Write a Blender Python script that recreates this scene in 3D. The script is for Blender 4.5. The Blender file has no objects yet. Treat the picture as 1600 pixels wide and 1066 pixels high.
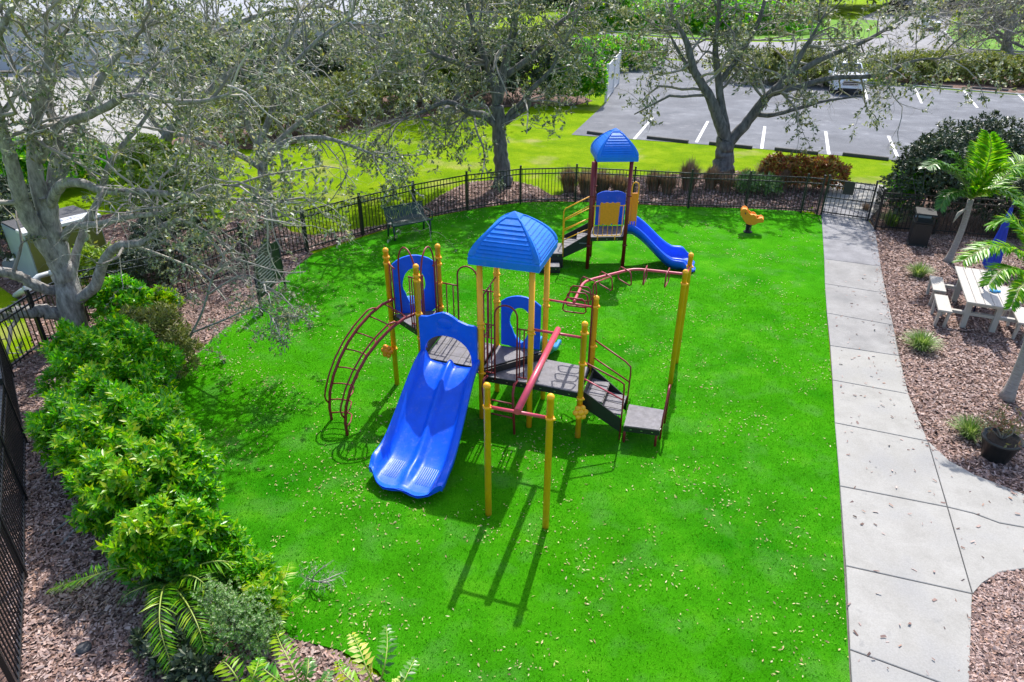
import bpy, math, random
import numpy as np
from mathutils import Vector, Matrix
random.seed(7); rng=np.random.default_rng(11)
sc=bpy.context.scene; C=sc.collection
# ------------------------------------------------------------ camera, world, sun, exposure
CH=7.0; CF=1080.; CT=math.radians(28.8); CR=math.asin(.0071)
cF=Vector((0,math.cos(CT),-math.sin(CT))); r0=Vector((1,0,0)); u0=Vector((0,math.sin(CT),math.cos(CT)))
cR=math.cos(CR)*r0+math.sin(CR)*u0; cU=math.cos(CR)*u0-math.sin(CR)*r0
cam=bpy.data.cameras.new('camera'); co=bpy.data.objects.new('camera',cam); C.objects.link(co); sc.camera=co
m=Matrix((cR,cU,-cF)).transposed().to_4x4(); m.translation=Vector((0,0,CH)); co.matrix_world=m
cam.sensor_width=36; cam.lens=36*CF/1600; cam.clip_end=2000; cam.clip_start=.1
w=bpy.data.worlds.new('World'); sc.world=w; w.use_nodes=True
nt=w.node_tree; nt.nodes.clear()
sky=nt.nodes.new('ShaderNodeTexSky'); sky.sky_type='NISHITA'; sky.sun_disc=False
sky.sun_elevation=math.radians(52.5); sky.sun_rotation=math.radians(14); sky.dust_density=2.0
bg=nt.nodes.new('ShaderNodeBackground'); bg.inputs[1].default_value=.15
wo=nt.nodes.new('ShaderNodeOutputWorld'); nt.links.new(sky.outputs[0],bg.inputs[0]); nt.links.new(bg.outputs[0],wo.inputs[0])
sl=bpy.data.lights.new('sun','SUN'); sl.energy=3.5; sl.angle=math.radians(.6); sl.color=(1,.95,.88)
so=bpy.data.objects.new('sun',sl); C.objects.link(so)
sd=Vector((.24*math.cos(math.radians(52.5)),.97*math.cos(math.radians(52.5)),math.sin(math.radians(52.5))))
so.rotation_euler=sd.to_track_quat('Z','Y').to_euler()
sc.view_settings.view_transform='Standard'; sc.view_settings.look='None'; sc.view_settings.exposure=0.88; sc.view_settings.gamma=1
# ------------------------------------------------------------ tape measure
def ray(px,py): return cF+(px-800)/CF*cR+(533-py)/CF*cU
def G(px,py,z=0.):
    d=ray(px,py); t=(z-CH)/d.z; return Vector((d.x*t,d.y*t,z))
def W(px,py,Y):
    d=ray(px,py); t=Y/d.y; return Vector((d.x*t,Y,CH+d.z*t))
# ------------------------------------------------------------ materials
def mat(name,col,rough=.6,metal=0.,noise=0.,nscale=20.,bump=0.,bscale=60.,spec=.5,coat=0.,trans=0.,island=None,col2=None,stretch=None,scuff=0.):
    m=bpy.data.materials.new(name); m.use_nodes=True; t=m.node_tree; n=t.nodes; p=n['Principled BSDF']
    p.inputs['Roughness'].default_value=rough; p.inputs['Metallic'].default_value=metal
    p.inputs['Specular IOR Level'].default_value=spec; p.inputs['Coat Weight'].default_value=coat
    tc=n.new('ShaderNodeTexCoord'); src=tc.outputs['Object']
    if stretch:
        mp=n.new('ShaderNodeMapping'); mp.inputs['Scale'].default_value=stretch; t.links.new(src,mp.inputs[0]); src=mp.outputs[0]
    col=tuple(col)+(1,)
    out=None
    if island:
        g=n.new('ShaderNodeNewGeometry'); cr=n.new('ShaderNodeValToRGB'); els=cr.color_ramp.elements
        while len(els)>2: els.remove(els[-1])
        for i,c in enumerate(island):
            pos=i/(len(island)-1)
            e=els[i] if i<2 else els.new(pos)
            e.position=pos; e.color=tuple(c)+(1,)
        els=cr.color_ramp.elements
        t.links.new(g.outputs['Random Per Island'],cr.inputs[0]); out=cr.outputs[0]
    elif noise>0 or col2:
        no=n.new('ShaderNodeTexNoise'); no.inputs['Scale'].default_value=nscale; no.inputs['Detail'].default_value=6; no.inputs['Roughness'].default_value=.65
        t.links.new(src,no.inputs['Vector'])
        mx=n.new('ShaderNodeMix'); mx.data_type='RGBA'
        mr=n.new('ShaderNodeMapRange'); mr.inputs[1].default_value=.3; mr.inputs[2].default_value=.7
        t.links.new(no.outputs[0],mr.inputs[0]); t.links.new(mr.outputs[0],mx.inputs[0])
        c2=tuple(col2)+(1,) if col2 else tuple(min(1,c*(1+noise)) for c in col[:3])+(1,)
        c1=col if col2 else tuple(c*(1-noise) for c in col[:3])+(1,)
        mx.inputs[6].default_value=c1; mx.inputs[7].default_value=c2; out=mx.outputs[2]
    if scuff and out:
        ns=n.new('ShaderNodeTexNoise'); ns.inputs['Scale'].default_value=7; ns.inputs['Detail'].default_value=12; ns.inputs['Roughness'].default_value=.8; t.links.new(src,ns.inputs['Vector'])
        m2=n.new('ShaderNodeMapRange'); m2.inputs[1].default_value=.54; m2.inputs[2].default_value=.68; m2.inputs[4].default_value=scuff; t.links.new(ns.outputs[0],m2.inputs[0])
        mx2=n.new('ShaderNodeMix'); mx2.data_type='RGBA'; t.links.new(m2.outputs[0],mx2.inputs[0]); t.links.new(out,mx2.inputs[6]); mx2.inputs[7].default_value=tuple(c*.6+.20 for c in col[:3])+(1,); out=mx2.outputs[2]
        m3=n.new('ShaderNodeMapRange'); m3.inputs[1].default_value=.4; m3.inputs[2].default_value=.7; m3.inputs[3].default_value=rough-.05; m3.inputs[4].default_value=rough+.25; t.links.new(ns.outputs[0],m3.inputs[0]); t.links.new(m3.outputs[0],p.inputs['Roughness'])
    if out: t.links.new(out,p.inputs['Base Color'])
    else: p.inputs['Base Color'].default_value=col
    if bump>0:
        nb=n.new('ShaderNodeTexNoise'); nb.inputs['Scale'].default_value=bscale; nb.inputs['Detail'].default_value=5
        t.links.new(src,nb.inputs['Vector'])
        b=n.new('ShaderNodeBump'); b.inputs['Strength'].default_value=bump; b.inputs['Distance'].default_value=.02
        t.links.new(nb.outputs[0],b.inputs['Height']); t.links.new(b.outputs[0],p.inputs['Normal'])
    if trans>0:
        tr=n.new('ShaderNodeBsdfTranslucent'); ms=n.new('ShaderNodeMixShader'); ms.inputs[0].default_value=trans
        if out:
            mm=n.new('ShaderNodeMix'); mm.data_type='RGBA'; mm.blend_type='MULTIPLY'; mm.inputs[0].default_value=1; mm.inputs[7].default_value=(1.5,1.5,.7,1)
            t.links.new(out,mm.inputs[6]); t.links.new(mm.outputs[2],tr.inputs[0])
        else: tr.inputs[0].default_value=(min(1,col[0]*1.5),min(1,col[1]*1.5),col[2]*.7,1)
        t.links.new(p.outputs[0],ms.inputs[1]); t.links.new(tr.outputs[0],ms.inputs[2]); t.links.new(ms.outputs[0],n['Material Output'].inputs[0])
    return m
def ramp_ground(name,stops,scale,fine=None,rough=.9,bump=.3,bscale=200,big=None,spec=.25):
    """layers: base noise ramp, fine multiply, big patches colour"""
    m=bpy.data.materials.new(name); m.use_nodes=True; t=m.node_tree; n=t.nodes; p=n['Principled BSDF']; p.inputs['Roughness'].default_value=rough; p.inputs['Specular IOR Level'].default_value=spec
    tc=n.new('ShaderNodeTexCoord').outputs['Object']
    no=n.new('ShaderNodeTexNoise'); no.inputs['Scale'].default_value=scale; no.inputs['Detail'].default_value=8; no.inputs['Roughness'].default_value=.7; t.links.new(tc,no.inputs['Vector'])
    cr=n.new('ShaderNodeValToRGB'); els=cr.color_ramp.elements
    for i,(pos,c) in enumerate(stops):
        e=els[i] if i<2 else els.new(pos)
        e.position=pos; e.color=tuple(c)+(1,)
    t.links.new(no.outputs[0],cr.inputs[0]); out=cr.outputs[0]
    if big:
        for (bs,c,lo,hi) in big:
            nb=n.new('ShaderNodeTexNoise'); nb.inputs['Scale'].default_value=bs; nb.inputs['Detail'].default_value=5; t.links.new(tc,nb.inputs['Vector'])
            mr=n.new('ShaderNodeMapRange'); mr.inputs[1].default_value=lo; mr.inputs[2].default_value=hi; t.links.new(nb.outputs[0],mr.inputs[0])
            mx=n.new('ShaderNodeMix'); mx.data_type='RGBA'; t.links.new(mr.outputs[0],mx.inputs[0]); t.links.new(out,mx.inputs[6]); mx.inputs[7].default_value=tuple(c)+(1,); out=mx.outputs[2]
    if fine:
        fs,amt=fine
        nf=n.new('ShaderNodeTexNoise'); nf.inputs['Scale'].default_value=fs; nf.inputs['Detail'].default_value=3; t.links.new(tc,nf.inputs['Vector'])
        mr=n.new('ShaderNodeMapRange'); mr.inputs[1].default_value=.3; mr.inputs[2].default_value=.7; mr.inputs[3].default_value=1-amt; mr.inputs[4].default_value=1+amt; t.links.new(nf.outputs[0],mr.inputs[0])
        mx=n.new('ShaderNodeMix'); mx.data_type='RGBA'; mx.blend_type='MULTIPLY'; mx.inputs[0].default_value=1; t.links.new(out,mx.inputs[6]); t.links.new(mr.outputs[0],mx.inputs[7]); out=mx.outputs[2]
    t.links.new(out,p.inputs['Base Color'])
    nb=n.new('ShaderNodeTexNoise'); nb.inputs['Scale'].default_value=bscale; nb.inputs['Detail'].default_value=4; t.links.new(tc,nb.inputs['Vector'])
    b=n.new('ShaderNodeBump'); b.inputs['Strength'].default_value=bump; b.inputs['Distance'].default_value=.03; t.links.new(nb.outputs[0],b.inputs['Height']); t.links.new(b.outputs[0],p.inputs['Normal'])
    return m
M={}
M['yellow']=mat('yellow_paint',(.97,.42,.008),.42,noise=.10,nscale=6,coat=.1,scuff=.25)
M['maroon']=mat('maroon_paint',(.22,.012,.022),.42,noise=.25,nscale=8,coat=.1,scuff=.2)
M['pink']=mat('faded_red_paint',(.52,.055,.10),.36,noise=.15,nscale=5,coat=.3)
M['dkred']=mat('dark_red_post_paint',(.17,.010,.012),.4,noise=.1,nscale=8)
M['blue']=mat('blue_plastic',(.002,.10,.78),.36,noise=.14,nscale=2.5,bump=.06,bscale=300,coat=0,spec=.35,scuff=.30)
M['blue2']=mat('blue_roof_plastic',(.003,.17,.74),.38,noise=.14,nscale=2,bump=.06,bscale=200,coat=0,spec=.35,scuff=.25)  # greener blue than the slides, used for both roofs
M['ltblue']=mat('pale_blue_plastic',(.05,.25,.62),.4,noise=.1,nscale=5)
M['orange']=mat('orange_plastic',(.85,.27,.012),.45,noise=.1,nscale=30)
M['deck']=mat('vinyl_coated_deck',(.14,.135,.15),.6,noise=.3,nscale=9,scuff=.3,bump=.3,bscale=120)
M['black']=mat('black_rubber_edge',(.012,.012,.014),.5,noise=.2,nscale=20)
M['fence']=mat('black_powder_coat',(.012,.013,.015),.4,noise=.15,nscale=10)
M['bolt']=mat('bolt_steel',(.5,.5,.5),.3,metal=1)
M['turf']=ramp_ground('artificial_turf',[(.30,(.032,.22,.003)),(.52,(.055,.335,.005)),(.72,(.12,.44,.014))],1.1,fine=(140,.45),rough=.95,bump=.9,bscale=260,spec=.03,big=[(.22,(.060,.34,.001),.45,.72),(.45,(.012,.20,.001),.55,.75),(1.9,(.12,.32,.06),.52,.95)])  # last big layer: pale patches put the glare sheen into the turf colour
M['lawn']=ramp_ground('yellow_green_lawn',[(.3,(.10,.21,.002)),(.5,(.17,.29,.002)),(.7,(.27,.36,.01))],.8,fine=(60,.5),spec=.03,bump=.9,bscale=120,big=[(.5,(.36,.33,.12),.57,.76)])
M['mulch']=ramp_ground('bark_mulch',[(.32,(.05,.03,.024)),(.5,(.16,.095,.075)),(.7,(.33,.22,.18))],26,fine=(160,.5),bump=1,bscale=90)
M['asphalt']=ramp_ground('asphalt',[(.3,(.105,.112,.13)),(.7,(.20,.21,.235))],.7,fine=(90,.28),bump=.4,bscale=200,big=[(.25,(.10,.105,.12),.45,.8),(1.4,(.26,.265,.28),.6,.85)])
M['conc']=ramp_ground('concrete',[(.3,(.275,.268,.25)),(.7,(.355,.348,.33))],2.2,fine=(55,.08),bump=.12,bscale=150,big=[(1.1,(.25,.25,.25),.52,.80),(5,(.20,.20,.20),.66,.86)])
M['conc_old']=ramp_ground('weathered_concrete',[(.3,(.20,.20,.215)),(.7,(.31,.31,.325))],1.8,fine=(55,.12),bump=.12,bscale=150,big=[(1.5,(.15,.15,.16),.45,.75)])
M['joint']=mat('joint_dirt',(.12,.11,.10),.95,noise=.3)
M['white']=mat('white_paint',(.62,.62,.63),.5,noise=.06,nscale=8)
M['line']=mat('worn_line_paint',(.60,.60,.60),.7,noise=.25,nscale=9)
M['stop']=mat('dark_wheel_stop',(.055,.055,.06),.7,noise=.3,nscale=12,bump=.3)
M['kerb']=mat('kerb_concrete',(.42,.42,.41),.9,noise=.12,nscale=5,bump=.2)
M['bark']=mat('oak_bark',(.09,.085,.08),.95,col2=(.44,.42,.40),nscale=9,bump=1.,bscale=22,stretch=(1.3,1.3,.45))
M['bark2']=mat('dark_oak_bark',(.05,.05,.05),.95,col2=(.23,.225,.22),nscale=8,bump=1.,bscale=18,stretch=(1.2,1.2,.4))
M['twig']=mat('twig_bark',(.36,.33,.29),.85,island=[(.16,.15,.135),(.30,.28,.25),(.46,.43,.38)])
M['greybark']=mat('palm_bark',(.22,.20,.19),.9,col2=(.40,.37,.34),nscale=9,bump=.6,stretch=(1,1,6))
OAK=[(.03,.06,.03),(.10,.15,.08),(.24,.27,.20),(.06,.12,.04),(.50,.52,.47),(.035,.07,.035),(.36,.34,.08),(.16,.22,.13),(.40,.41,.36)]  # silvery and dark greens; the palest greys put leaf glints into the colour
M['oak']=mat('oak_leaves',(0,0,0),.5,island=OAK,trans=.25,spec=.4)
M['oak2']=mat('bare_oak_leaves',(0,0,0),.5,island=[(.30,.27,.21),(.22,.22,.14),(.40,.36,.28),(.16,.18,.09)],trans=.25)
M['hedge']=mat('glossy_hedge_leaves',(0,0,0),.32,island=[(.03,.17,.003),(.06,.30,.004),(.11,.42,.005),(.05,.25,.004),(.22,.52,.006),(.40,.56,.01)],trans=.48,spec=.6)
M['tipyel']=mat('yellow_green_tip_leaves',(0,0,0),.35,island=[(.14,.42,.004),(.30,.50,.005),(.10,.36,.004),(.46,.46,.01)],trans=.48)
M['shrub']=mat('yellow_green_shrub_leaves',(0,0,0),.5,island=[(.10,.20,.01),(.20,.34,.015),(.32,.44,.02),(.14,.22,.02)],trans=.3)
M['dkshrub']=mat('dark_shrub_leaves',(0,0,0),.4,island=[(.02,.04,.02),(.04,.07,.035),(.08,.11,.06),(.03,.055,.03)],trans=.15)
M['fineshrub']=mat('fine_shrub_leaves',(0,0,0),.5,island=[(.08,.20,.03),(.14,.30,.06),(.22,.36,.13),(.34,.40,.26)],trans=.3)
M['olive']=mat('olive_shrub_leaves',(0,0,0),.5,island=[(.10,.14,.02),(.18,.22,.04),(.25,.27,.07),(.07,.10,.03)],trans=.3)
M['croton']=mat('croton_leaves',(0,0,0),.45,island=[(.28,.05,.02),(.40,.13,.03),(.48,.32,.05),(.18,.20,.03),(.33,.04,.04)],trans=.25)
M['drygrass']=mat('dry_ornamental_grass',(0,0,0),.8,island=[(.22,.13,.09),(.34,.22,.15),(.28,.18,.15),(.44,.33,.24)],trans=.2)
M['grass']=mat('liriope_blades',(0,0,0),.45,island=[(.06,.14,.02),(.14,.26,.04),(.28,.38,.14),(.40,.46,.30)],trans=.3)
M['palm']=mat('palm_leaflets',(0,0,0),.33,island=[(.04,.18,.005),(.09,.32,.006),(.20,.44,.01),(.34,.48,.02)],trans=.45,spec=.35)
M['palmdk']=mat('dark_green_palm_leaflets',(0,0,0),.35,island=[(.03,.12,.015),(.06,.19,.02),(.10,.26,.03)],trans=.25,spec=.6)  # darker green leaflets for some fronds, cycads and undergrowth
M['rachis']=mat('frond_stem',(.26,.34,.06),.5)
M['chip']=mat('bark_chips',(0,0,0),.9,island=[(.07,.045,.038),(.20,.125,.105),(.36,.25,.22),(.50,.38,.34),(.15,.09,.08),(.42,.26,.19)],bump=.2)
M['fallen']=mat('fallen_leaves',(0,0,0),.7,island=[(.42,.38,.12),(.56,.50,.22),(.34,.24,.10),(.22,.12,.08),(.56,.54,.28),(.26,.30,.05),(.48,.44,.15)],trans=.1)
M['cream']=mat('cream_composite_plank',(.40,.375,.34),.6,noise=.1,nscale=5,bump=.1,bscale=60,stretch=(1,8,1))
M['bench']=mat('dark_green_plastisol',(.018,.05,.045),.4,noise=.15,nscale=10)
M['bin']=mat('black_bin_plastic',(.012,.014,.016),.42,noise=.2,nscale=8)
M['navy']=mat('blue_umbrella_cloth',(.012,.03,.40),.75,noise=.2,nscale=9)
M['navypole']=mat('dark_navy_pole',(.012,.014,.08),.4)
M['carwhite']=mat('white_car_paint',(.72,.75,.80),.2,coat=.9,noise=.02)
M['carblack']=mat('black_car_paint',(.012,.013,.016),.2,coat=.9)
M['glass']=mat('dark_car_glass',(.02,.03,.035),.06,spec=.9)
M['tyre']=mat('tyre_rubber',(.02,.02,.02),.85)
M['chrome']=mat('chrome',(.7,.7,.72),.15,metal=1)
M['stucco']=mat('pale_grey_stucco',(.50,.50,.53),.9,noise=.06,nscale=3,bump=.15)
M['roofpale']=mat('pale_grey_roof',(.40,.41,.44),.8,noise=.12,nscale=2)
M['cabolive']=mat('olive_cabinet_paint',(.17,.17,.035),.5,noise=.15,nscale=2)
M['cabgrey']=mat('blue_grey_cabinet_paint',(.30,.36,.40),.5,noise=.1,nscale=3)
M['pvc']=mat('grey_pipe_paint',(.42,.46,.48),.5,noise=.1)
M['pot']=mat('black_pot_plastic',(.018,.02,.022),.38,noise=.15,nscale=6)
M['soil']=mat('potting_soil',(.05,.035,.025),.95,noise=.4,nscale=40,bump=.6)
M['text']=mat('sign_print',(.20,.22,.23),.7)
M['toy']=mat('light_blue_toy',(.10,.42,.75),.4)
# ------------------------------------------------------------ objects
WL={}
def wl(o): return WL.get(o.name,Vector((0,0,0)))
def tag(o,label=None,cat=None,group=None,kind=None):
    if label:o['label']=label
    if cat:o['category']=cat
    if group:o['group']=group
    if kind:o['kind']=kind
    return o
def empty(name,loc,label,cat,group=None):
    o=bpy.data.objects.new(name,None); C.objects.link(o); o.location=loc; o.empty_display_size=.2
    WL[o.name]=Vector(loc); return tag(o,label,cat,group)
def link(name,me,parent=None,world=True,mtx=None):
    o=bpy.data.objects.new(name,me); C.objects.link(o)
    base=Vector((0,0,0))
    if parent is not None: o.parent=parent; base=wl(parent)
    if mtx is None: mtx=Matrix.Identity(4)
    mm=Matrix.Translation(-base)@mtx; o.matrix_basis=mm; WL[o.name]=base+mm.translation if False else base+mm.translation
    # children built in world coordinates subtract this object's world origin
    return o
class MB:
    def __init__(s): s.v=[]; s.f=[]; s.sm=[]
    def add(s,v,f,smooth=False):
        b=len(s.v); s.v+=[tuple(x) for x in v]; s.f+=[tuple(i+b for i in q) for q in f]; s.sm+=[smooth]*len(f); return s
    def box(s,c,d,rz=0.,bev=0.,mtx=None):
        c=Vector(c); hx,hy,hz=d[0]/2,d[1]/2,d[2]/2
        if bev<=0:
            v=[Vector((x*hx,y*hy,z*hz)) for z in(-1,1) for x,y in((-1,-1),(1,-1),(1,1),(-1,1))]
            f=[(3,2,1,0),(4,5,6,7)]+[(i,(i+1)%4,4+(i+1)%4,4+i) for i in range(4)]
        else:
            b=min(bev,hx*.9,hy*.9,hz*.9); v=[];f=[]
            for z,i in((-hz,b),(-hz+b,0),(hz-b,0),(hz,b)):
                for sx,sy in((-1,-1),(1,-1),(1,1),(-1,1)):
                    a=(sx*(hx-i),sy*(hy-i-b*0)); 
                    # cut corners
                    if sx*sy>0: v+=[Vector((sx*(hx-i),sy*(hy-i-b),z)),Vector((sx*(hx-i-b),sy*(hy-i),z))] if False else [Vector((sx*(hx-i),sy*(hy-i),z))]
                    else: v+=[Vector((sx*(hx-i),sy*(hy-i),z))]
            for k in range(3): f+=[(4*k+i,4*k+(i+1)%4,4*k+4+(i+1)%4,4*k+4+i) for i in range(4)]
            f+=[(3,2,1,0),(12,13,14,15)]
        R=Matrix.Rotation(rz,3,'Z')
        if mtx is not None: v=[mtx@(x) for x in v]; v=[Vector(x)+c for x in v]
        else: v=[R@x+c for x in v]
        return s.add(v,f)
    def tube(s,pts,r,n=8,closed=False,caps=True,smooth=True):
        pts=[Vector(p) for p in pts]; N=len(pts); rs=r if isinstance(r,(list,tuple)) else [r]*N
        V=[];prev=None
        for i,p in enumerate(pts):
            if closed: t=pts[(i+1)%N]-pts[i-1]
            else: t=(pts[min(i+1,N-1)]-pts[max(i-1,0)])
            t=t.normalized() if t.length>1e-9 else Vector((0,0,1))
            if prev is None:
                a=Vector((0,0,1)) if abs(t.z)<.9 else Vector((1,0,0)); x=t.cross(a).normalized()
            else: x=(prev-t*prev.dot(t)); x=x.normalized() if x.length>1e-6 else t.orthogonal().normalized()
            prev=x; y=t.cross(x)
            for k in range(n):
                a=2*math.pi*k/n; V.append(p+rs[i]*(math.cos(a)*x+math.sin(a)*y))
        f=[]
        for i in range(N if closed else N-1):
            j=(i+1)%N
            for k in range(n): k2=(k+1)%n; f.append((i*n+k,i*n+k2,j*n+k2,j*n+k))
        s.add(V,f,smooth)
        if caps and not closed:
            b=len(s.v)-len(V); s.f.append(tuple(b+k for k in range(n))[::-1]); s.sm.append(False)
            s.f.append(tuple(b+(N-1)*n+k for k in range(n))); s.sm.append(False)
        return s
    def lathe(s,base,prof,n=16,smooth=True,rot=None):
        base=Vector(base); V=[];f=[]
        for r,z in prof:
            for k in range(n):
                a=2*math.pi*k/n; q=Vector((r*math.cos(a),r*math.sin(a),z)); V.append(base+(rot@q if rot else q))
        for i in range(len(prof)-1):
            for k in range(n): k2=(k+1)%n; f.append((i*n+k,i*n+k2,(i+1)*n+k2,(i+1)*n+k))
        f.append(tuple(range(n))[::-1]); f.append(tuple((len(prof)-1)*n+k for k in range(n)))
        return s.add(V,f,smooth)
    def prism(s,pts,z0,z1,smooth=False):
        n=len(pts); V=[(p[0],p[1],z0) for p in pts]+[(p[0],p[1],z1) for p in pts]
        a=sum(pts[i][0]*pts[(i+1)%n][1]-pts[(i+1)%n][0]*pts[i][1] for i in range(n))
        f=[tuple(range(n))[::-1],tuple(range(n,2*n))]+[(i,(i+1)%n,n+(i+1)%n,n+i) for i in range(n)]
        if a<0: f=[q[::-1] for q in f]
        return s.add(V,f)
    def panel(s,o,x,y,outer,th,hole=None):
        """flat board: outline outer (list of (a,b)) in plane o+a*x+b*y, optional hole with the same point count, thickness th along x×y"""
        o=Vector(o);x=Vector(x);y=Vector(y);nz=x.cross(y).normalized()*th/2; n=len(outer)
        P=lambda L,sg:[o+x*a+y*b+nz*sg for a,b in L]
        if hole is None:
            V=P(outer,1)+P(outer,-1); f=[tuple(range(n)),tuple(range(n,2*n))[::-1]]+[((i+1)%n,i,n+i,n+(i+1)%n) for i in range(n)]
            return s.add(V,f)
        V=P(outer,1)+P(hole,1)+P(outer,-1)+P(hole,-1); f=[]
        for i in range(n):
            j=(i+1)%n
            f+=[(i,j,n+j,n+i),(2*n+j,2*n+i,3*n+i,3*n+j),(j,i,2*n+i,2*n+j),(n+i,n+j,3*n+j,3*n+i)]
        return s.add(V,f)
    def mesh(s,name,m):
        me=bpy.data.meshes.new(name); me.from_pydata([tuple(v) for v in s.v],[],s.f); me.materials.append(m)
        me.polygons.foreach_set('use_smooth',s.sm); me.update(); return me
    def build(s,name,m,parent=None,local=False):
        return link(name,s.mesh(name,m),parent) if not local else link_local(name,s.mesh(name,m),parent)
def link_local(name,me,parent,mtx=None):
    o=bpy.data.objects.new(name,me); C.objects.link(o); o.parent=parent
    if mtx is not None:o.matrix_basis=mtx
    return o
def npmesh(name,V,F,m,smooth=False):
    me=bpy.data.meshes.new(name); V=np.asarray(V,np.float32).reshape(-1,3); F=np.asarray(F,np.int32); k=F.shape[1]
    me.vertices.add(len(V)); me.vertices.foreach_set('co',V.ravel()); me.loops.add(F.size); me.loops.foreach_set('vertex_index',F.ravel())
    me.polygons.add(len(F)); me.polygons.foreach_set('loop_start',np.arange(0,F.size,k,dtype=np.int32)); me.polygons.foreach_set('loop_total',np.full(len(F),k,np.int32))
    me.materials.append(m); me.update(calc_edges=True)
    if smooth: me.polygons.foreach_set('use_smooth',np.ones(len(F),bool))
    return me
def copy_tree(o,loc=None,rz=None,label=None,scale=None,parent=None):
    c=o.copy(); C.objects.link(c)
    if parent is not None: c.parent=parent
    if loc is not None: c.location=loc
    if rz is not None: c.rotation_euler=(0,0,rz)
    if scale: c.scale=scale
    if label: c['label']=label
    for ch in list(o.children): copy_tree(ch,parent=c)
    return c
def nrm(a): return a/np.maximum(np.linalg.norm(a,axis=-1,keepdims=True),1e-9)
def tubes_np(P,R,S=4):
    N,K,_=P.shape; T=np.empty_like(P); T[:,1:-1]=P[:,2:]-P[:,:-2]; T[:,0]=P[:,1]-P[:,0]; T[:,-1]=P[:,-1]-P[:,-2]; T=nrm(T)
    a=np.array([.31,.52,.79]); X=nrm(np.cross(T,a)); Y=np.cross(T,X)
    an=np.arange(S)*2*np.pi/S
    V=P[:,:,None,:]+R[:,:,None,None]*(np.cos(an)[None,None,:,None]*X[:,:,None,:]+np.sin(an)[None,None,:,None]*Y[:,:,None,:])
    idx=np.arange(N*K*S).reshape(N,K,S); a0=idx[:,:-1]; b0=idx[:,1:]
    F=np.stack([a0,np.roll(a0,-1,2),np.roll(b0,-1,2),b0],-1).reshape(-1,4)
    return V.reshape(-1,3),F
def leaves_np(pos,d,up,L,Wd,fold=False,bend=.0):
    """pos,d,up (N,3); L,Wd (N,)"""
    d=nrm(d); s=nrm(np.cross(d,up)); n=np.cross(s,d); L=L[:,None]; Wd=Wd[:,None]; N=len(pos)
    tip=pos+d*L-n*L*bend; mid=pos+d*L*.45
    if not fold:
        V=np.stack([pos,mid+s*Wd/2,tip,mid-s*Wd/2],1); F=np.arange(4*N).reshape(N,4); return V.reshape(-1,3),F
    c=mid-n*Wd*.15
    V=np.stack([pos,mid+s*Wd/2,tip,mid-s*Wd/2,c],1).reshape(-1,3); b=np.arange(N)[:,None]*5
    F=np.concatenate([b+np.array([[0,4,2,1]]),b+np.array([[0,3,2,4]])],0); return V,F
def ptsin(poly,n):
    """n random points inside polygon (list of xy)"""
    P=np.array([(p[0],p[1]) for p in poly]); lo=P.min(0); hi=P.max(0); out=[]; tot=0
    while tot<n:
        q=rng.uniform(lo,hi,(n*2,2)); x,y=q[:,0],q[:,1]; ins=np.zeros(len(q),bool)
        for i in range(len(P)):
            x1,y1=P[i];x2,y2=P[i-1]
            c=((y1>y)!=(y2>y))&(x<(x2-x1)*(y-y1)/(y2-y1+1e-12)+x1); ins^=c
        q=q[ins]; out.append(q); tot+=len(q)
    return np.concatenate(out)[:n]
def area(poly): return abs(sum(poly[i][0]*poly[i-1][1]-poly[i-1][0]*poly[i][1] for i in range(len(poly)))/2)
def smoothpoly(P,k=2):
    P=[Vector((p[0],p[1],0)) for p in P]
    for _ in range(k):
        Q=[]
        for i in range(len(P)):
            a=P[i];b=P[(i+1)%len(P)]; Q+=[a*.75+b*.25,a*.25+b*.75]
        P=Q
    return P
def poly(pix): return [G(*p) for p in pix]
def sheet(name,pts,z,m,th=None,kind='structure',parent=None,tile=False):
    mb=MB(); n=len(pts); from mathutils.geometry import tessellate_polygon
    V=[Vector((p[0],p[1],z)) for p in pts]; T=tessellate_polygon([V]); 
    f=[]
    for t in T:
        a,b,c=[V[i] for i in t]; f.append(t if (b-a).cross(c-a).z>0 else t[::-1])
    mb.add(V,f)
    o=mb.build(name,m,parent)
    if kind: o['kind']=kind
    return o
# ============================================================ GROUND
sheet('lawn_ground',[(-700,-60),(700,-60),(700,900),(-700,900)],0,M['lawn'])
turf_px=[(1283,338),(1240,331),(1163,327),(1075,325),(988,321),(899,317),(813,318),(733,330),(650,346),(566,373),(490,398),(456,425),(432,450),(395,485),(345,520),(300,560),(272,600),(262,660),(290,730),(330,800),(375,860),(420,940),(455,1000),(530,1018),(590,1050),(640,1120),(680,1250),(1341,1250),(1327,1066),(1311,763),(1299,597),(1291,492),(1286,383)]
turf=poly(turf_px); sheet('artificial_turf',turf,.03,M['turf'])
left_mulch=poly([(15,570),(80,520),(150,480),(275,455),(383,415),(478,392),(500,400),(456,430),(395,495),(345,530),(300,570),(280,610),(280,660),(310,730),(350,800),(395,860),(450,990),(530,1030),(600,1070),(650,1120),(690,1250),(690,1500),(-500,1500),(-200,900),(-60,680)])
sheet('mulch_bed',left_mulch,.006,M['mulch'])
back_mulch=poly([(345,345),(380,305),(415,335),(470,372),(560,358),(610,350),(650,330),(690,305),(730,285),(790,281),(840,292),(868,310),(900,290),(930,284),(1000,276),(1150,268),(1290,282),(1277,333),(1163,326),(1075,323),(988,319),(899,315),(813,316),(733,328),(650,343),(566,370),(485,394),(383,422)])
sheet('mulch_bed',smoothpoly(back_mulch,1),.010,M['mulch'])
left_out=poly([(60,560),(30,470),(-40,420),(-40,380),(80,350),(200,330),(345,345),(383,422),(273,470),(160,495),(95,545)])
sheet('mulch_bed',left_out,.014,M['mulch'])
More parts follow.
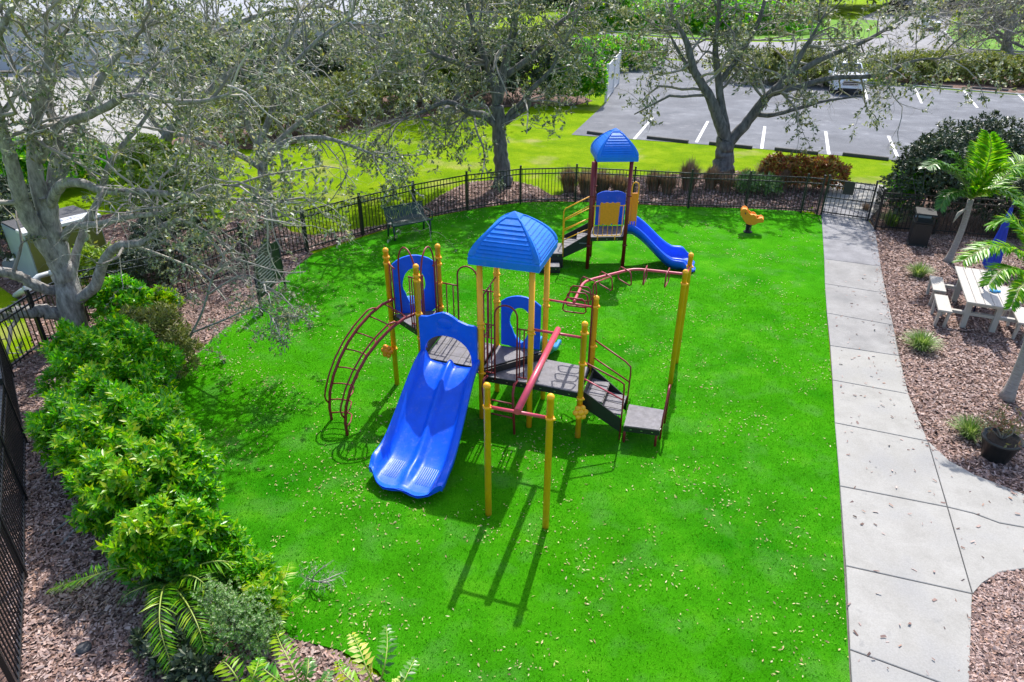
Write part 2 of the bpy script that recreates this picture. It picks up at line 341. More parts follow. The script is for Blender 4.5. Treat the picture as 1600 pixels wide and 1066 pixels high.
tl_mulch=poly([(230,240),(310,200),(600,150),(760,130),(890,140),(940,165),(760,168),(620,190),(500,215),(420,235),(330,232)])
sheet('mulch_bed',smoothpoly(tl_mulch,1),.018,M['mulch'])
right_mulch=poly([(1366,358),(1376,419),(1396,511),(1420,619),(1449,693),(1480,722),(1520,743),(1600,775),(1800,850),(2300,950),(2300,420),(1800,370),(1600,290),(1395,285),(1375,330)])
sheet('mulch_bed',right_mulch,.006,M['mulch'])
isl=poly([(1513,1066),(1512,1000),(1515,950),(1528,920),(1556,900),(1600,891),(1750,900),(2000,1000),(2000,1300),(1514,1300)])
sheet('mulch_bed',isl,.022,M['mulch'])
far_bed=poly([(1440,134),(1640,150),(1640,95),(1500,90),(1380,95),(1330,118)])
sheet('mulch_bed',far_bed,.022,M['mulch'])
# dirt / sand patches handled by lawn material. parking
lot=poly([(893,211),(950,158),(967,115),(985,78),(1005,90),(1230,112),(1240,122),(1600,150),(1760,165),(1800,300),(1600,275),(1390,250),(1150,230)])
sheet('parking_lot',lot,.012,M['asphalt'])
road=[(-60,74),(-60,82),(13,83),(20,70),(22,62),(60,70),(120,62),(180,60),(180,48),(95,50),(42,56),(24,54),(10,55),(8,60),(5.5,78),(0,76)]
rp=poly([(935,50),(1010,58),(1130,66),(1230,66),(1330,62),(1340,30),(1410,0),(1500,-20),(1480,50),(1500,75),(1560,82),(1900,90),(1900,118),(1560,104),(1400,96),(1330,100),(1240,104),(1090,98),(985,82),(935,70)])
sheet('road',rp,.016,M['conc_old'])
lr=poly([(-80,262),(-300,180),(-300,88),(560,88),(560,118),(300,150),(315,180),(290,205),(235,222),(120,240)])
sheet('road',lr,.02,M['conc'])
# gate path + slabs
pb=empty('path',(0,0,0),None,None); 
C.objects.unlink(pb)
base_path=poly([(1283,338),(1311,763),(1327,1066),(1341,1300),(1514,1300),(1513,1066),(1518,935),(1540,907),(1600,891),(2000,900),(2300,955),(1800,850),(1600,776),(1520,744),(1480,722),(1449,693),(1420,619),(1396,511),(1376,419),(1366,358)])
path=sheet('path',base_path,.012,M['joint'])
joints=[((1283,338),(1366,358)),((1285,374),(1371,385)),((1287,407),(1376,419)),((1288,446),(1384,461)),((1291,492),(1395,511)),((1296,543),(1404,559)),((1299.5,597),(1419,619)),((1303,664),(1449,693)),((1311,763),(1479,796)),((1320,888),(1518,932)),((1326,1019),(1513,1088)),((1336,1200),(1514,1260))]
M['conc_mid']=ramp_ground('slightly_weathered_concrete',[(.3,(.22,.215,.21)),(.7,(.31,.305,.30))],2.0,fine=(55,.10),bump=.12,bscale=150,big=[(1.3,(.18,.18,.18),.5,.78)])
def slab(pix,old=False):
    p=[G(*q) for q in pix]; c=sum(p,Vector())/len(p)
    q=[a+(c-a).normalized()*.011 for a in p]; q2=[a+(c-a).normalized()*.022 for a in p]
    n=len(p); V=[(a.x,a.y,.013) for a in q]+[(a.x,a.y,.042) for a in q]+[(a.x,a.y,.048) for a in q2]
    f=[(i,(i+1)%n,n+(i+1)%n,n+i) for i in range(n)]+[(n+i,n+(i+1)%n,2*n+(i+1)%n,2*n+i) for i in range(n)]+[tuple(range(2*n,3*n))]
    ar=sum(p[i].x*p[(i+1)%n].y-p[(i+1)%n].x*p[i].y for i in range(n))
    if ar<0:f=[t[::-1] for t in f]
    MB().add(V,f).build('slab',M[old] if old else M['conc'],path)
for i in range(len(joints)-1):
    (a,b),(c,d)=joints[i],joints[i+1]; slab([a,b,d,c],['conc_old','conc_old','conc_mid','conc_mid','conc_mid',False,False,False,False,False,False,False][i])
slab([(1449,693),(1480,722),(1520,744),(1600,776),(1610,830),(1560,821),(1520,806),(1479,796)])
slab([(1479,796),(1520,806),(1560,821),(1610,830),(1610,891),(1560,899),(1532,916),(1518,932)])
slab([(1600,776),(1800,850),(1830,905),(1610,891)][0:1]+[(1800,850),(1830,905),(1612,891),(1611,830)])
slab([(1283,337.6),(1365,357.2),(1357,347.5),(1281,336.4)],'conc_old')
sheet('mulch_bed',poly([(1277,341),(1283,337.8),(1282,333),(1300,282),(1289,280),(1270,330)]),.026,M['mulch'])
sheet('mulch_bed',poly([(1358,346),(1388,312),(1400,290),(1420,300),(1400,345),(1372,362),(1366,358)]),.026,M['mulch'])
gp=sheet('path',poly([(1281,336),(1357,346),(1388,312),(1385,290),(1300,284)]),.014,M['joint'])
path=gp
slab([(1281,336),(1357,346),(1366,336),(1284,322)],'conc_old'); slab([(1284,322),(1366,336),(1386,313),(1384,291),(1300,285)],False)
# parking stall lines
lotob=bpy.data.objects['parking_lot']
def stripe(a,b,wd=.11):
    a=G(*a);b=G(*b); d=(b-a).normalized(); s=Vector((-d.y,d.x,0))*wd/2
    MB().add([a+s+Vector((0,0,.017)),b+s+Vector((0,0,.017)),b-s+Vector((0,0,.017)),a-s+Vector((0,0,.017))],[(0,1,2,3),(3,2,1,0)][1:] ).build('stall_line',M['line'],lotob)
for a,b in [((1020,184),(991,218)),((1106,190),(1088,223)),((1195,198),(1190,233)),((1290,206),(1295,242)),((1388,213),(1402,245)),((1350,132),(1355,157)),((1428,135),(1440,162)),((1506,142),(1527,169)),((1588,145),(1625,182)),((1600,232),(1630,262))]: stripe(a,b,.13)
# kerbs
def kerb(pix,wd=.16,h=.13,name='kerb'):
    P=[G(*p) for p in pix]; mb=MB()
    for a,b in zip(P,P[1:]):
        d=(b-a); mb.box((a+b)/2+Vector((0,0,h/2)),(d.length+.02,wd,h),math.atan2(d.y,d.x),bev=.02)
    o=mb.build(name,M['kerb']); o['kind']='structure'; return o
kerb([(985,80),(975,100),(960,112)])
kerb([(935,48),(1010,56),(1130,64),(1230,64),(1325,60)]); kerb([(1475,50),(1490,66),(1520,78),(1600,82),(1800,88)])
kerb([(1235,123),(1300,127),(1380,131),(1600,149),(1700,157)],.14,.08)
kerb([(985,78),(1010,96),(990,108),(950,112)],.14,.12)
# wheel stops
wr=empty('wheel_stop',(0,0,0),'x','wheel stop','wheel stops along the parking stalls')
ws=MB(); L=1.65
prof=[(-.09,0),(-.075,.11),(-.05,.13),(.05,.13),(.075,.11),(.09,0)]
V=[(x,y,z) for x in(-L/2,L/2) for y,z in prof]; ws.add(V,[(i,i+1,7+i,6+i)[::-1] for i in range(5)]+[(0,5,11,6),tuple(range(6)),tuple(range(11,5,-1))])
wm=ws.mesh('wheel_stop_body',M['stop'])
bpy.data.objects.remove(wr); 
def wstop(a,b,label):
    a=G(*a);b=G(*b);d=b-a; o=bpy.data.objects.new('wheel_stop',wm); C.objects.link(o); o.location=(a+b)/2+Vector((0,0,.013)); o.rotation_euler=(0,0,math.atan2(d.y,d.x)); o.scale=(d.length/L,1,1)
    tag(o,label,'wheel stop','wheel stops along the parking stalls')
wstop((918,209),(946,213),'dark wheel stop at the left corner of the lot, left of the first white line')
wstop((1011,217),(1075,224),'dark wheel stop between the two leftmost white stall lines')
wstop((1108,226),(1175,233),'dark wheel stop partly hidden behind the trunk of the forked oak')
wstop((1210,235),(1278,242),'dark wheel stop above the red and yellow croton hedge')
wstop((1316,243),(1388,251),'dark wheel stop above the bright grass strip by the gate')
wstop((1380,131),(1412,134),'far wheel stop just right of the white car')
wstop((1440,134),(1488,138),'far wheel stop in front of the olive hedge row')
wstop((1518,139),(1575,143),'far wheel stop at the right end of the lot')
# ============================================================ chips + fallen leaves (uncountable)
def chips(name,polyg,n,sz,z,seed_clip=None):
    P=ptsin(polyg,n); N=len(P); a=rng.uniform(0,2*np.pi,N); tilt=rng.normal(0,.32,N)
    d=np.stack([np.cos(a),np.sin(a),tilt],1); up=nrm(np.stack([rng.normal(0,.35,N),rng.normal(0,.35,N),np.ones(N)],1))
    pos=np.column_stack([P,z+rng.uniform(.0,.022,N)]); d=nrm(d); s=nrm(np.cross(d,up)); Lh=sz*rng.uniform(.5,1.3,N)[:,None]; Wh=Lh*rng.uniform(.22,.5,N)[:,None]
    V=np.stack([pos-d*Lh/2-s*Wh/2,pos+d*Lh/2-s*Wh*.3,pos+d*Lh*.45+s*Wh/2,pos-d*Lh*.4+s*Wh/2],1).reshape(-1,3)
    o=link(name,npmesh(name,V,np.arange(4*N).reshape(N,4),M['chip'])); o['kind']='stuff'; return o
vis_left=poly([(15,575),(95,540),(150,495),(275,460),(383,420),(478,396),(456,430),(395,490),(345,525),(300,565),(275,610),(270,660),(300,730),(340,800),(385,860),(440,990),(530,1024),(600,1066),(640,1120),(60,1120),(20,1000),(0,800)])
chips('mulch_chips',vis_left,52000,.075,.008)
chips('mulch_chips',back_mulch,16000,.10,.012); chips('mulch_chips',left_out,6000,.10,.016)
vis_right=poly([(1367,360),(1376,419),(1396,511),(1420,619),(1449,693),(1480,722),(1520,743),(1620,785),(1660,800),(1660,380),(1500,370)])
chips('mulch_chips',vis_right,42000,.075,.008)
chips('mulch_chips',poly([(1513,1100),(1512,1000),(1515,950),(1528,920),(1556,900),(1620,891),(1680,1000),(1680,1100)]),7000,.07,.024)
chips('path_debris',poly([(1300,420),(1380,440),(1440,680),(1600,800),(1600,880),(1530,910),(1500,1060),(1330,1060)]),170,.06,.05)
chips('path_debris',poly([(1355,365),(1368,365),(1400,530),(1450,690),(1600,775),(1600,790),(1440,700),(1388,540)]),420,.05,.05)
# fallen leaves on turf
T=poly([p for p in turf_px if p[1]<1110]+[(1328,1100)]) 
P=ptsin(poly([(1283,338),(1163,327),(1075,325),(988,321),(899,317),(813,318),(733,330),(650,346),(566,373),(490,398),(432,450),(345,520),(272,600),(262,660),(330,800),(420,940),(455,1000),(590,1050),(630,1090),(1328,1090),(1299,597)]),60000)
# clumping
g=np.sin(P[:,0]*2.3+1.3*np.sin(P[:,1]*1.7))+np.sin(P[:,1]*2.9+P[:,0]*1.1)+rng.normal(0,.9,len(P))
dens=.42-(P[:,0]-(-1))*.05+np.clip((12-abs(P[:,1]-11))*.02,-.2,.2)
keep=(g>.2)&(rng.random(len(P))<np.clip(dens*.35+.13*(g-.6),.02,.6)); P=P[keep]
cl=ptsin(T,260); extra=np.concatenate([c+rng.normal(0,.09,(rng.integers(3,12),2)) for c in cl]); P=np.concatenate([P,extra]); N=len(P)
a=rng.uniform(0,2*np.pi,N); d=np.stack([np.cos(a),np.sin(a),rng.normal(0,.25,N)],1); up=nrm(np.stack([rng.normal(0,.4,N),rng.normal(0,.4,N),np.ones(N)],1))
V,F=leaves_np(np.column_stack([P,np.full(N,.042)+rng.uniform(0,.01,N)]),d,up,(.018+.05*rng.random(N)**1.8),rng.uniform(.012,.024,N),True)
o=link('fallen_leaves',npmesh('fallen_leaves',V,F,M['fallen'])); o['kind']='stuff'
# turf fibres near the camera
P=ptsin(poly([(262,660),(330,800),(420,940),(455,1000),(530,1018),(590,1050),(625,1085),(1328,1085),(1311,763),(1299,597),(1291,470),(800,400),(500,420),(432,450),(345,520),(272,600)]),95000); N=len(P)
d=nrm(np.column_stack([rng.normal(0,.5,N)+.15,rng.normal(0,.5,N)-.1,np.ones(N)])); up=nrm(np.column_stack([rng.normal(0,1,N),rng.normal(0,1,N),np.zeros(N)]))
M['blade']=mat('turf_fibre',(0,0,0),.45,island=[(.022,.19,.002),(.05,.32,.003),(.09,.42,.006),(.16,.48,.03)],trans=.25,spec=.02)
s=nrm(np.cross(d,up)); pos=np.column_stack([P,np.full(N,.028)]); hh=rng.uniform(.02,.042,N)[:,None]
V=np.stack([pos-s*.006,pos+s*.006,pos+d*hh],1).reshape(-1,3)
o=link('turf_fibres',npmesh('turf_fibres',V,np.arange(3*N).reshape(N,3),M['blade'])); o['kind']='stuff'
# ============================================================ PLAY STRUCTURE (front)
U=Vector((.957,-.290,0)); VV=Vector((.290,.957,0)); Z=Vector((0,0,1))
v2=lambda x,y,z=0:Vector((x,y,z))
P1=v2(-2.15,10.97);P2=v2(-1.55,10.27);P3=v2(-1.29,11.17);TL=v2(-.51,9.90);TR=v2(.30,9.65);BL=v2(-.27,10.76);BR=v2(.57,10.52);P5=v2(1.11,9.37);P6=v2(1.37,10.22);P7=v2(3.26,11.83);P8=v2(2.99,11.05);P9=v2(-.32,7.51);P10=v2(.49,7.26)
Z0=.03
ps=empty('play_structure',(0,10,Z0),'large blue, yellow and maroon play structure with double slide and arch climber in mid turf','play structure')
RP=.047
def post(p,h,parent,m='yellow',r=RP,cap=True,clamps=()):
    p=Vector((p[0],p[1],0)); prof=[(r,Z0-.02),(r,h-r*1.4)]
    if cap: prof+=[(r*1.10,h-r*1.4),(r*1.10,h-r),(r*.95,h-r*.55),(r*.6,h-r*.18),(r*.12,h)]
    o=MB().lathe(p,prof,14).build('post',M[m],parent)
    for z in clamps:
        c=MB(); rr=r*1.22
        c.lathe(p+Z*z,[(r,-.022),(rr,-.018),(rr,.018),(r,.022)],14)
        c.box(p+Z*z+Vector((rr*.9,-rr*.5,0)),(.035,.03,.03),.3,bev=.004)
        c.build('clamp',M[m],o)
    return o
PO={}
for nm,p,h,cl in [('P1',P1,2.75,(2.58,2.47,1.35,.80)),('P2',P2,2.75,(2.55,2.46,1.86,1.4)),('P3',P3,2.75,(2.5,2.38,2.02,1.55)),('P5',P5,2.20,(2.0,1.45,.8)),('P6',P6,2.24,(2.05,1.3)),('P7',P7,2.36,(2.09,)),('P8',P8,2.36,(2.09,)),('P9',P9,2.26,(1.89,)),('P10',P10,2.26,(1.89,))]:
    PO[nm]=post(p,h,ps,clamps=cl)
for nm,p,cl in [('TL',TL,(1.88,1.80,.95)),('TR',TR,(1.90,1.84,.88)),('BL',BL,(1.98,1.86,2.38,.98)),('BR',BR,(2.01,1.90,1.0))]: PO[nm]=post(p,3.05,ps,cap=False,clamps=cl)
def bar(mb,a,b,r=.014,n=8): return mb.tube([a,b],r,n)
def arcpts(c,x,y,r1,r2,a0,a1,n): return [c+x*r1*math.cos(a0+(a1-a0)*i/n)+y*r2*math.sin(a0+(a1-a0)*i/n) for i in range(n+1)]
# roofs
def roof(center,ux,uy,half,zb,h,parent,m):
    mb=MB(); cen=Vector((center[0],center[1],0)); NL=9
    prof=lambda t: half*(1-t**1.7)*.985
    dirs=[(ux,uy),(uy,-ux),(-ux,-uy),(-uy,ux)]
    cols=[-1,-.90,-.84,-.80,.80,.84,.90,1]
    for (a,b) in dirs:   # b tangential, outward a
        rows=[(half,zb,0),(half*1.01,zb+.11,0),(half*.985,zb+.125,0)]
        for k in range(NL):
            t0=k/NL; t1=(k+1)/NL; t0=.04+t0*.80; t1=.04+t1*.80
            rows.append((prof(t0),zb+.125+h*t0,1)); rows.append((prof(t1)+0.0,zb+.125+h*t1,2))
        for t in(.88,.92,.955,.98,1): rows.append((prof(t),zb+.125+h*t,0))
        V=[];n=len(cols)
        for (w_,z,k) in rows:
            for c in cols:
                off=0
                if k and abs(c)<=.80: off=-.018 if k==2 else .006
                elif k and abs(c)<.86: off=-.012
                edge=.018*(abs(c)>.86)*(k>0)
                V.append(cen+a*(w_+off+edge*.6)+b*(c*(w_+ (edge*.6)))+Z*z)
        f=[(i*n+j,i*n+j+1,(i+1)*n+j+1,(i+1)*n+j) for i in range(len(rows)-1) for j in range(n-1)]
        mb.add(V,f)
    # underside lip
    q=[cen+ux*sx*half*.97+uy*sy*half*.97 for sx,sy in((1,1),(-1,1),(-1,-1),(1,-1))]
    mb.add([p+Z*(zb+.02) for p in q],[(0,1,2,3)])
    return mb.build('roof',m,parent)
tc=(TL+TR+BL+BR)/4
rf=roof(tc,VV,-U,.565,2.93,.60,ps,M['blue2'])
# decks -------------------------------------------------------
def deck(pts,z,parent,th=.06,planks=0,pd=None):
    """perforated plank deck with black edge"""
    pts=[Vector((p[0],p[1],0)) for p in pts]; c=sum(pts,Vector())/len(pts)
    e=MB().prism([p+(c-p).normalized()*.03 for p in pts],z-th-.05,z-.012).build('deck_edge',M['black'],parent)
    inner=[p+(c-p).normalized()*.045 for p in pts]
    o=MB().prism(inner,z-.011,z).build('deck',M['deck'],parent)
    if planks and len(inner)==4:
        a,b,cc,d=inner
        for k in range(1,planks):
            t=k/planks; p=a.lerp(b,t)+Z*(z+.002); q=d.lerp(cc,t)+Z*(z+.002); s=(b-a).normalized()*.006
            MB().add([p-s,p+s,q+s,q-s],[(0,1,2,3)]).build('groove',M['black'],o)
        for t0 in(.25,.62):
            p=a.lerp(d,t0)+Z*(z+.002);q=b.lerp(cc,t0)+Z*(z+.002);s=(d-a).normalized()*.005
            MB().add([p-s,q-s,q+s,p+s],[(0,1,2,3)]).build('groove',M['black'],o)
    bo=MB()
    n=len(pts)
    for i in range(n):
        p,q=pts[i]+(c-pts[i]).normalized()*.03,pts[(i+1)%n]+(c-pts[(i+1)%n]).normalized()*.03
        dd=(q-p); nn=Vector((dd.y,-dd.x,0)).normalized()
        if nn.dot((p+q)/2-c)<0: nn=-nn
        for k in range(3):
            cpt=p.lerp(q,.2+.3*k)+Z*(z-.06)+nn*.002; bo.box(cpt,(.03,.008,.012),math.atan2(dd.y,dd.x))
    bo.build('deck_bolts',M['bolt'],e)['kind']='stuff'
    return o
deck([P2,TL,BL,P3],1.02,ps,planks=5)
deck([P1,P2,P3],1.50,ps)
deck([TL,BR,BL],1.02,ps)
deck([TL,TR,P5,P6,BR],.885,ps)   # lower bridge deck running under the step
MB().prism([TL+U*.02,TL+(BR-TL)*.98,TL+(BR-TL)*.98+Vector((.02,-.015,0)),TL+U*.05],.88,1.0).build('riser',M['black'],ps)
MB().prism([P2+Vector((.02,.02,0)),P3,P3+Vector((.02,0,0)),P2+Vector((.04,.02,0))],1.02,1.42).build('riser',M['black'],ps)
# bolts / perforation dots on bridge deck
# panels ------------------------------------------------------
def bluepanel(A,B,z0,z1,name='panel',holew=.40,m='blue',off=0.):
    x=(B-A).normalized(); Ln=(B-A).length; w0=.085; w1=Ln-.085; n=40
    out=[];hole=[]; cx=Ln/2; ch=(z1-z0)*.46
    for i in range(n):
        a=2*math.pi*i/n; ca,sa=math.cos(a),math.sin(a)
        # outer: superellipse-ish rectangle with wavy top
        hw=(w1-w0)/2; hh=(z1-z0)/2
        s_=max(abs(ca)/hw,abs(sa)/hh); ox=ca/s_; oz=sa/s_
        if sa>0: oz=min(oz,hh-.14+.14*max(0,math.cos(ox/hw*math.pi/2*.98))**.8) if abs(oz-hh)<1e-6 else min(oz,hh-.14)
        out.append((cx+ox,hh+z0+oz if False else z0+hh+oz))
        hx=holew*(.5 if sa>0 else .5+.17*sa); hz=(z1-z0)*(.30 if sa>0 else .40)
        hole.append((cx+hx*ca*(1 if sa>-.2 else .92),z0+hh-.02+hz*sa))
    return MB().panel(A+Vector((0,0,0)),x,Z,out,.035,hole).build(name,M[m],ps)
bluepanel(P1,P3,1.49,2.58); bluepanel(BL,BR,1.04,2.02)
# light blue back slide seen through the opening, straight back from BL-BR
def slide(name,A,B,z0,dirv,Lh,zend,wend,parent,m,lanes=2,rim=.15,flat=.45,ribs=False,sk=.10):
    """chute lofted along dirv, start edge A-B"""
    ux=(B-A).normalized(); c0=(A+B)/2; w0=(B-A).length; NS=26; NU=33; rows=[]
    for i in range(NS+1):
        s=i/NS*Lh; t=i/NS
        # height: short flat start, slope, runout
        s0=.12; s1=Lh-flat
        if s<s0: z=z0
        elif s>s1: z=zend
        else:
            q=(s-s0)/(s1-s0); z=z0+(zend-z0)*(q*q*(3-2*q)*.55+q*.45)
        wd=(w0*.96)*(1-t)+wend*t; wd*=(1 if t<.9 else math.sqrt(max(0,1-((t-.9)/.1)**2*.12)))
        c=c0+dirv*s
        if t>.86: pass
        row=[]
        hs=[]
        for j in range(NU):
            u=-1+2*j/(NU-1); au=abs(u)
            def ss(a,b,x): x=min(1,max(0,(x-a)/(b-a))); return x*x*(3-2*x)
            h=rim*ss(.72,.93,au)
            if lanes==2: h+=rim*.55*(1-ss(.02,.17,au))*(1-.75*ss(.85,1,t))
            h+=.025*ss(.45,.9,au)
            lip=0
            endz=.02*ss(.93,1,t)
            fwd=(1-u*u)*.12*ss(.8,1,t) if lanes==2 else .05*(1-u*u)*ss(.8,1,t)
            if lanes==2: fwd=(.17-.17*au**3.2-.03*math.cos(math.pi*2*u))*ss(.75,1,t)
            p=c+ux*(u*wd/2)+dirv*fwd+Z*(z+h*(1-.45*ss(.9,1,t))-endz)
            row.append(p)
        # outer skirt and underside
        L0=row[0];R0=row[-1]; o_=ux*.03
        top=[L0-o_-Z*sk,L0-o_*1.1-Z*.02,L0-o_*.5+Z*.008]+row+[R0+o_*.5+Z*.008,R0+o_*1.1-Z*.02,R0+o_-Z*sk]
        und=[R0+ux*-.01-Z*sk]+[row[NU-1-int(k*(NU-1)/8)]-Z*.05 for k in range(1,8)]+[L0+ux*.01-Z*sk]
        rows.append(top+und)
    n=len(rows[0]); V=[p for r in rows for p in r]
    f=[(i*n+k,(i+1)*n+k,(i+1)*n+(k+1)%n,i*n+(k+1)%n) for i in range(NS) for k in range(n)]
    mb=MB().add(V,f,True); nt_=n-9
    # end faces as fans (top strip vs underside)
    for base,flip in((0,False),(NS*n,True)):
        pass
    end=[NS*n+k for k in range(n)]; mb.f.append(tuple(end)); mb.sm.append(False)
    st=[k for k in range(n)][::-1]; mb.f.append(tuple(st)); mb.sm.append(False)
    o=mb.build(name,m,parent)
    if ribs:
        for sd_ in(-1,1):
            for k in range(8):
                u=sd_*.47+(k-3.5)*.055; pts=[]
                for s in(Lh-.42,Lh-.2,Lh-.03):
                    pts.append(c0+dirv*s+ux*(u*wend/2*(.93+.07*s/Lh))+Z*(zend+.012))
                MB().tube(pts,.0045,5).build('rib',M['ribw'],o)
    return o
M['ribw']=mat('scuffed_pale_blue_rib',(.42,.52,.72),.4)
dS=Vector((-.262,-.965,0)).normalized()
sc0=P2+Vector((.03,-.05,0)); sc1=TL+Vector((-.03,-.05,0))
sd1=slide('double_slide',sc0,sc1,1.03,dS,2.12,.20,1.24,ps,M['blue'],2,.17,.45,True)
slide('slide',BL+U*.12+VV*.04,BR-U*.12+VV*.04,1.03,VV,1.85,.16,.62,ps,M['ltblue'],1,.14,.4)
# slide hood between P2 and TL
x=(TL-P2).normalized(); n=48; out=[];hole=[]
hood=[(.03,1.0),(.03,1.86),(.20,1.88),(.34,1.95),(.48,2.0),(.60,1.97),(.75,1.88),(.90,1.84),(1.06,1.84),(1.06,.98)]
def resample(L,n,closed=False):
    L=[Vector((a,b,0)) for a,b in L]; d=[0]
    for a,b in zip(L,L[1:]): d.append(d[-1]+(b-a).length)
    o_=[]
    for i in range(n):
        t=d[-1]*i/(n-1)
        for k in range(len(d)-1):
            if d[k+1]>=t-1e-9: q=(t-d[k])/(d[k+1]-d[k]+1e-12); o_.append(tuple((L[k].lerp(L[k+1],q)).xy)); break
    return o_
out=resample(hood,n)
hole=resample([(.13,.98)]+[(.53+.43*math.cos(a),1.2+.38*math.sin(a)) for a in [math.pi-i*math.pi/14 for i in range(15)]]+[(.97,.98)],n)
# strip panel (open arch): quads between out and hole
off=dS*.06; o0=P2+off; nz=x.cross(Z).normalized()*.022
V=[o0+x*a+Z*b+nz for a,b in out]+[o0+x*a+Z*b+nz for a,b in hole]+[o0+x*a+Z*b-nz for a,b in out]+[o0+x*a+Z*b-nz for a,b in hole]; f=[]
for i in range(n-1): f+=[(i,i+1,n+i+1,n+i),(2*n+i+1,2*n+i,3*n+i,3*n+i+1),(i+1,i,2*n+i,2*n+i+1),(n+i,n+i+1,3*n+i+1,3*n+i)]
f+=[(0,n,3*n,2*n),(n-1,2*n-1,4*n-1,3*n-1)]
hd=MB().add(V,f).build('slide_hood',M['blue'],ps)
# bulge on hood crown
MB().lathe(o0+x*.5+Z*1.80+nz*.6,[(.14,0),(.13,.012),(.09,.024),(.02,.03)],20,rot=nz.normalized().to_track_quat('Z','Y').to_matrix()@Matrix.Diagonal((1,.75,1))).build('emblem_boss',M['blue'],hd)
# perforated blue gap filler panel on left of slide entrance (bubble of discs)
gpn=MB(); gpn.lathe(P2.lerp(P3,.28)+Z*1.27,[(.17,-.012),(.18,0),(.17,.012)],20,rot=Matrix.Rotation(math.pi/2,3,'Y')@Matrix.Identity(3))
gq=gpn.build('play_disc',M['blue'],ps)
for k,(dy,dz) in enumerate([(-.07,.06),(.05,.09),(.08,-.02),(-.02,-.09),(0,0.01)]):
    MB().lathe(P2.lerp(P3,.28)+Vector((.014,dy,1.27+dz)),[(.025,0),(.022,.01)],10,rot=Matrix.Rotation(math.pi/2,3,'Y')).build('disc_dot',M['ltblue'],gq)
# rails: vertical barrier with arch in the middle
def barrier(A,B,z0,ztop,a0,a1,zarch,parent,m='maroon',nb=2,r=.0135,extend=0,drop=.0):
    x=(B-A).normalized(); Ln=(B-A).length; P=lambda s,z:A+x*s+Z*z
    o=MB()
    rr=(a1-a0)/2; c=(a0+a1)/2
    ap=[P(a0,z0-drop),P(a0,ztop)]+[P(c-rr*math.cos(t),zarch-rr+rr*math.sin(t)) for t in [i*math.pi/10 for i in range(11)]]+[P(a1,ztop),P(a1,z0-drop)]
    o.tube(ap,r*1.1,8); ar=o.build('arch_rail',M[m],parent)
    for s0,s1 in((.06,a0),(a1,Ln-.06)):
        if s1-s0<.06: continue
        MB().tube([P(s0,ztop),P(s1,ztop)],r,8).build('top_rail',M[m],parent); MB().tube([P(s0+.02,z0+.12),P(s1,z0+.12)],r*.9,8).build('bottom_rail',M[m],parent)
        for k in range(nb):
            s=s0+(s1-s0)*(k+.6)/(nb+.3); MB().tube([P(s,z0+.12),P(s,ztop)],r*.85,8).build('baluster',M[m],parent)
barrier(TL,TR,.86,1.88,.24,.62,2.26,ps)
barrier(P3,BL,1.0,2.03,.36,.74,2.42,ps)
barrier(TL,BL,1.3,2.28,.62,.66,2.28,ps,nb=3) if False else None
# side rail TL-BL (upper) and P3-BL
for A,B,z0,z1,nb in [(TL,BL,1.55,2.30,3)]:
    xx=(B-A); MB().tube([A.lerp(B,.08)+Z*z1,A.lerp(B,.92)+Z*(z1+.04)],.014,8).build('top_rail',M['maroon'],ps); MB().tube([A.lerp(B,.08)+Z*z0,A.lerp(B,.6)+Z*z0],.012,8).build('bottom_rail',M['maroon'],ps)
    for k in range(nb): s=.2+.22*k; MB().tube([A.lerp(B,s)+Z*1.05,A.lerp(B,s)+Z*z1],.0115,8).build('baluster',M['maroon'],ps)
# hoops beside the triangular deck posts: tall arch hand loops + balusters
def hoop(A,B,z0,zt,zr,parent):
    x=(B-A).normalized(); Ln=(B-A).length; P=lambda s,z:A+x*s+Z*z
    c=Ln/2; rr=(Ln)/2
    MB().tube([P(0,z0)]+[P(c-rr*math.cos(t),zt-rr*1.6+rr*1.6*math.sin(t)) for t in [i*math.pi/12 for i in range(13)]]+[P(Ln,z0)],.0145,8).build('hand_loop',M['maroon'],parent)
# P1-P2 entrance: loops around each side; two loops as in photo, bridging deck to panel
e1=P1.lerp(P3,.16); e2=P2.lerp(P1,.22); 
hoop(P1.lerp(P2,.18)+Vector((.10,.05,0)),P1.lerp(P2,.80)+Vector((.08,.05,0)),1.45,2.86,2.45,ps)
hoop(P3.lerp(P2,.20),P3.lerp(P2,.82),1.45,2.86,2.45,ps)
for A,B,n_ in[(P1,P2,2),(P2,P1,3),(P3,P2,2),(P2,P3,3)]:
    MB().tube([A.lerp(B,.06)+Z*2.48,A.lerp(B,.27)+Z*2.44],.013,8).build('top_rail',M['maroon'],ps); MB().tube([A.lerp(B,.06)+Z*1.60,A.lerp(B,.25)+Z*1.60],.012,8).build('bottom_rail',M['maroon'],ps)
    for k in range(n_): s=.10+.075*k; MB().tube([A.lerp(B,s)+Z*1.5,A.lerp(B,s)+Z*2.46],.0115,8).build('baluster',M['maroon'],ps)
# climber at the front of TL-TR : two legs + rungs
c1=TL+U*.06; 
lA=[TL.lerp(TR,.12)+Z*.90,TL.lerp(TR,.12)-VV*.16+Z*.93,TL.lerp(TR,.12)-VV*.24+Z*.80,v2(-.40,9.62,.03)]
lB=[TL.lerp(TR,.74)+Z*.90,TL.lerp(TR,.74)-VV*.16+Z*.93,TL.lerp(TR,.74)-VV*.24+Z*.80,v2(.05,9.42,.03)]
st=MB().tube(lA,.022,10).build('ladder_rail',M['maroon'],ps); MB().tube(lB,.022,10).build('ladder_rail',M['maroon'],ps)
for t in(.25,.6): MB().tube([lA[2].lerp(lA[3],t),lB[2].lerp(lB[3],t)],.014,8).build('rung',M['maroon'],ps)
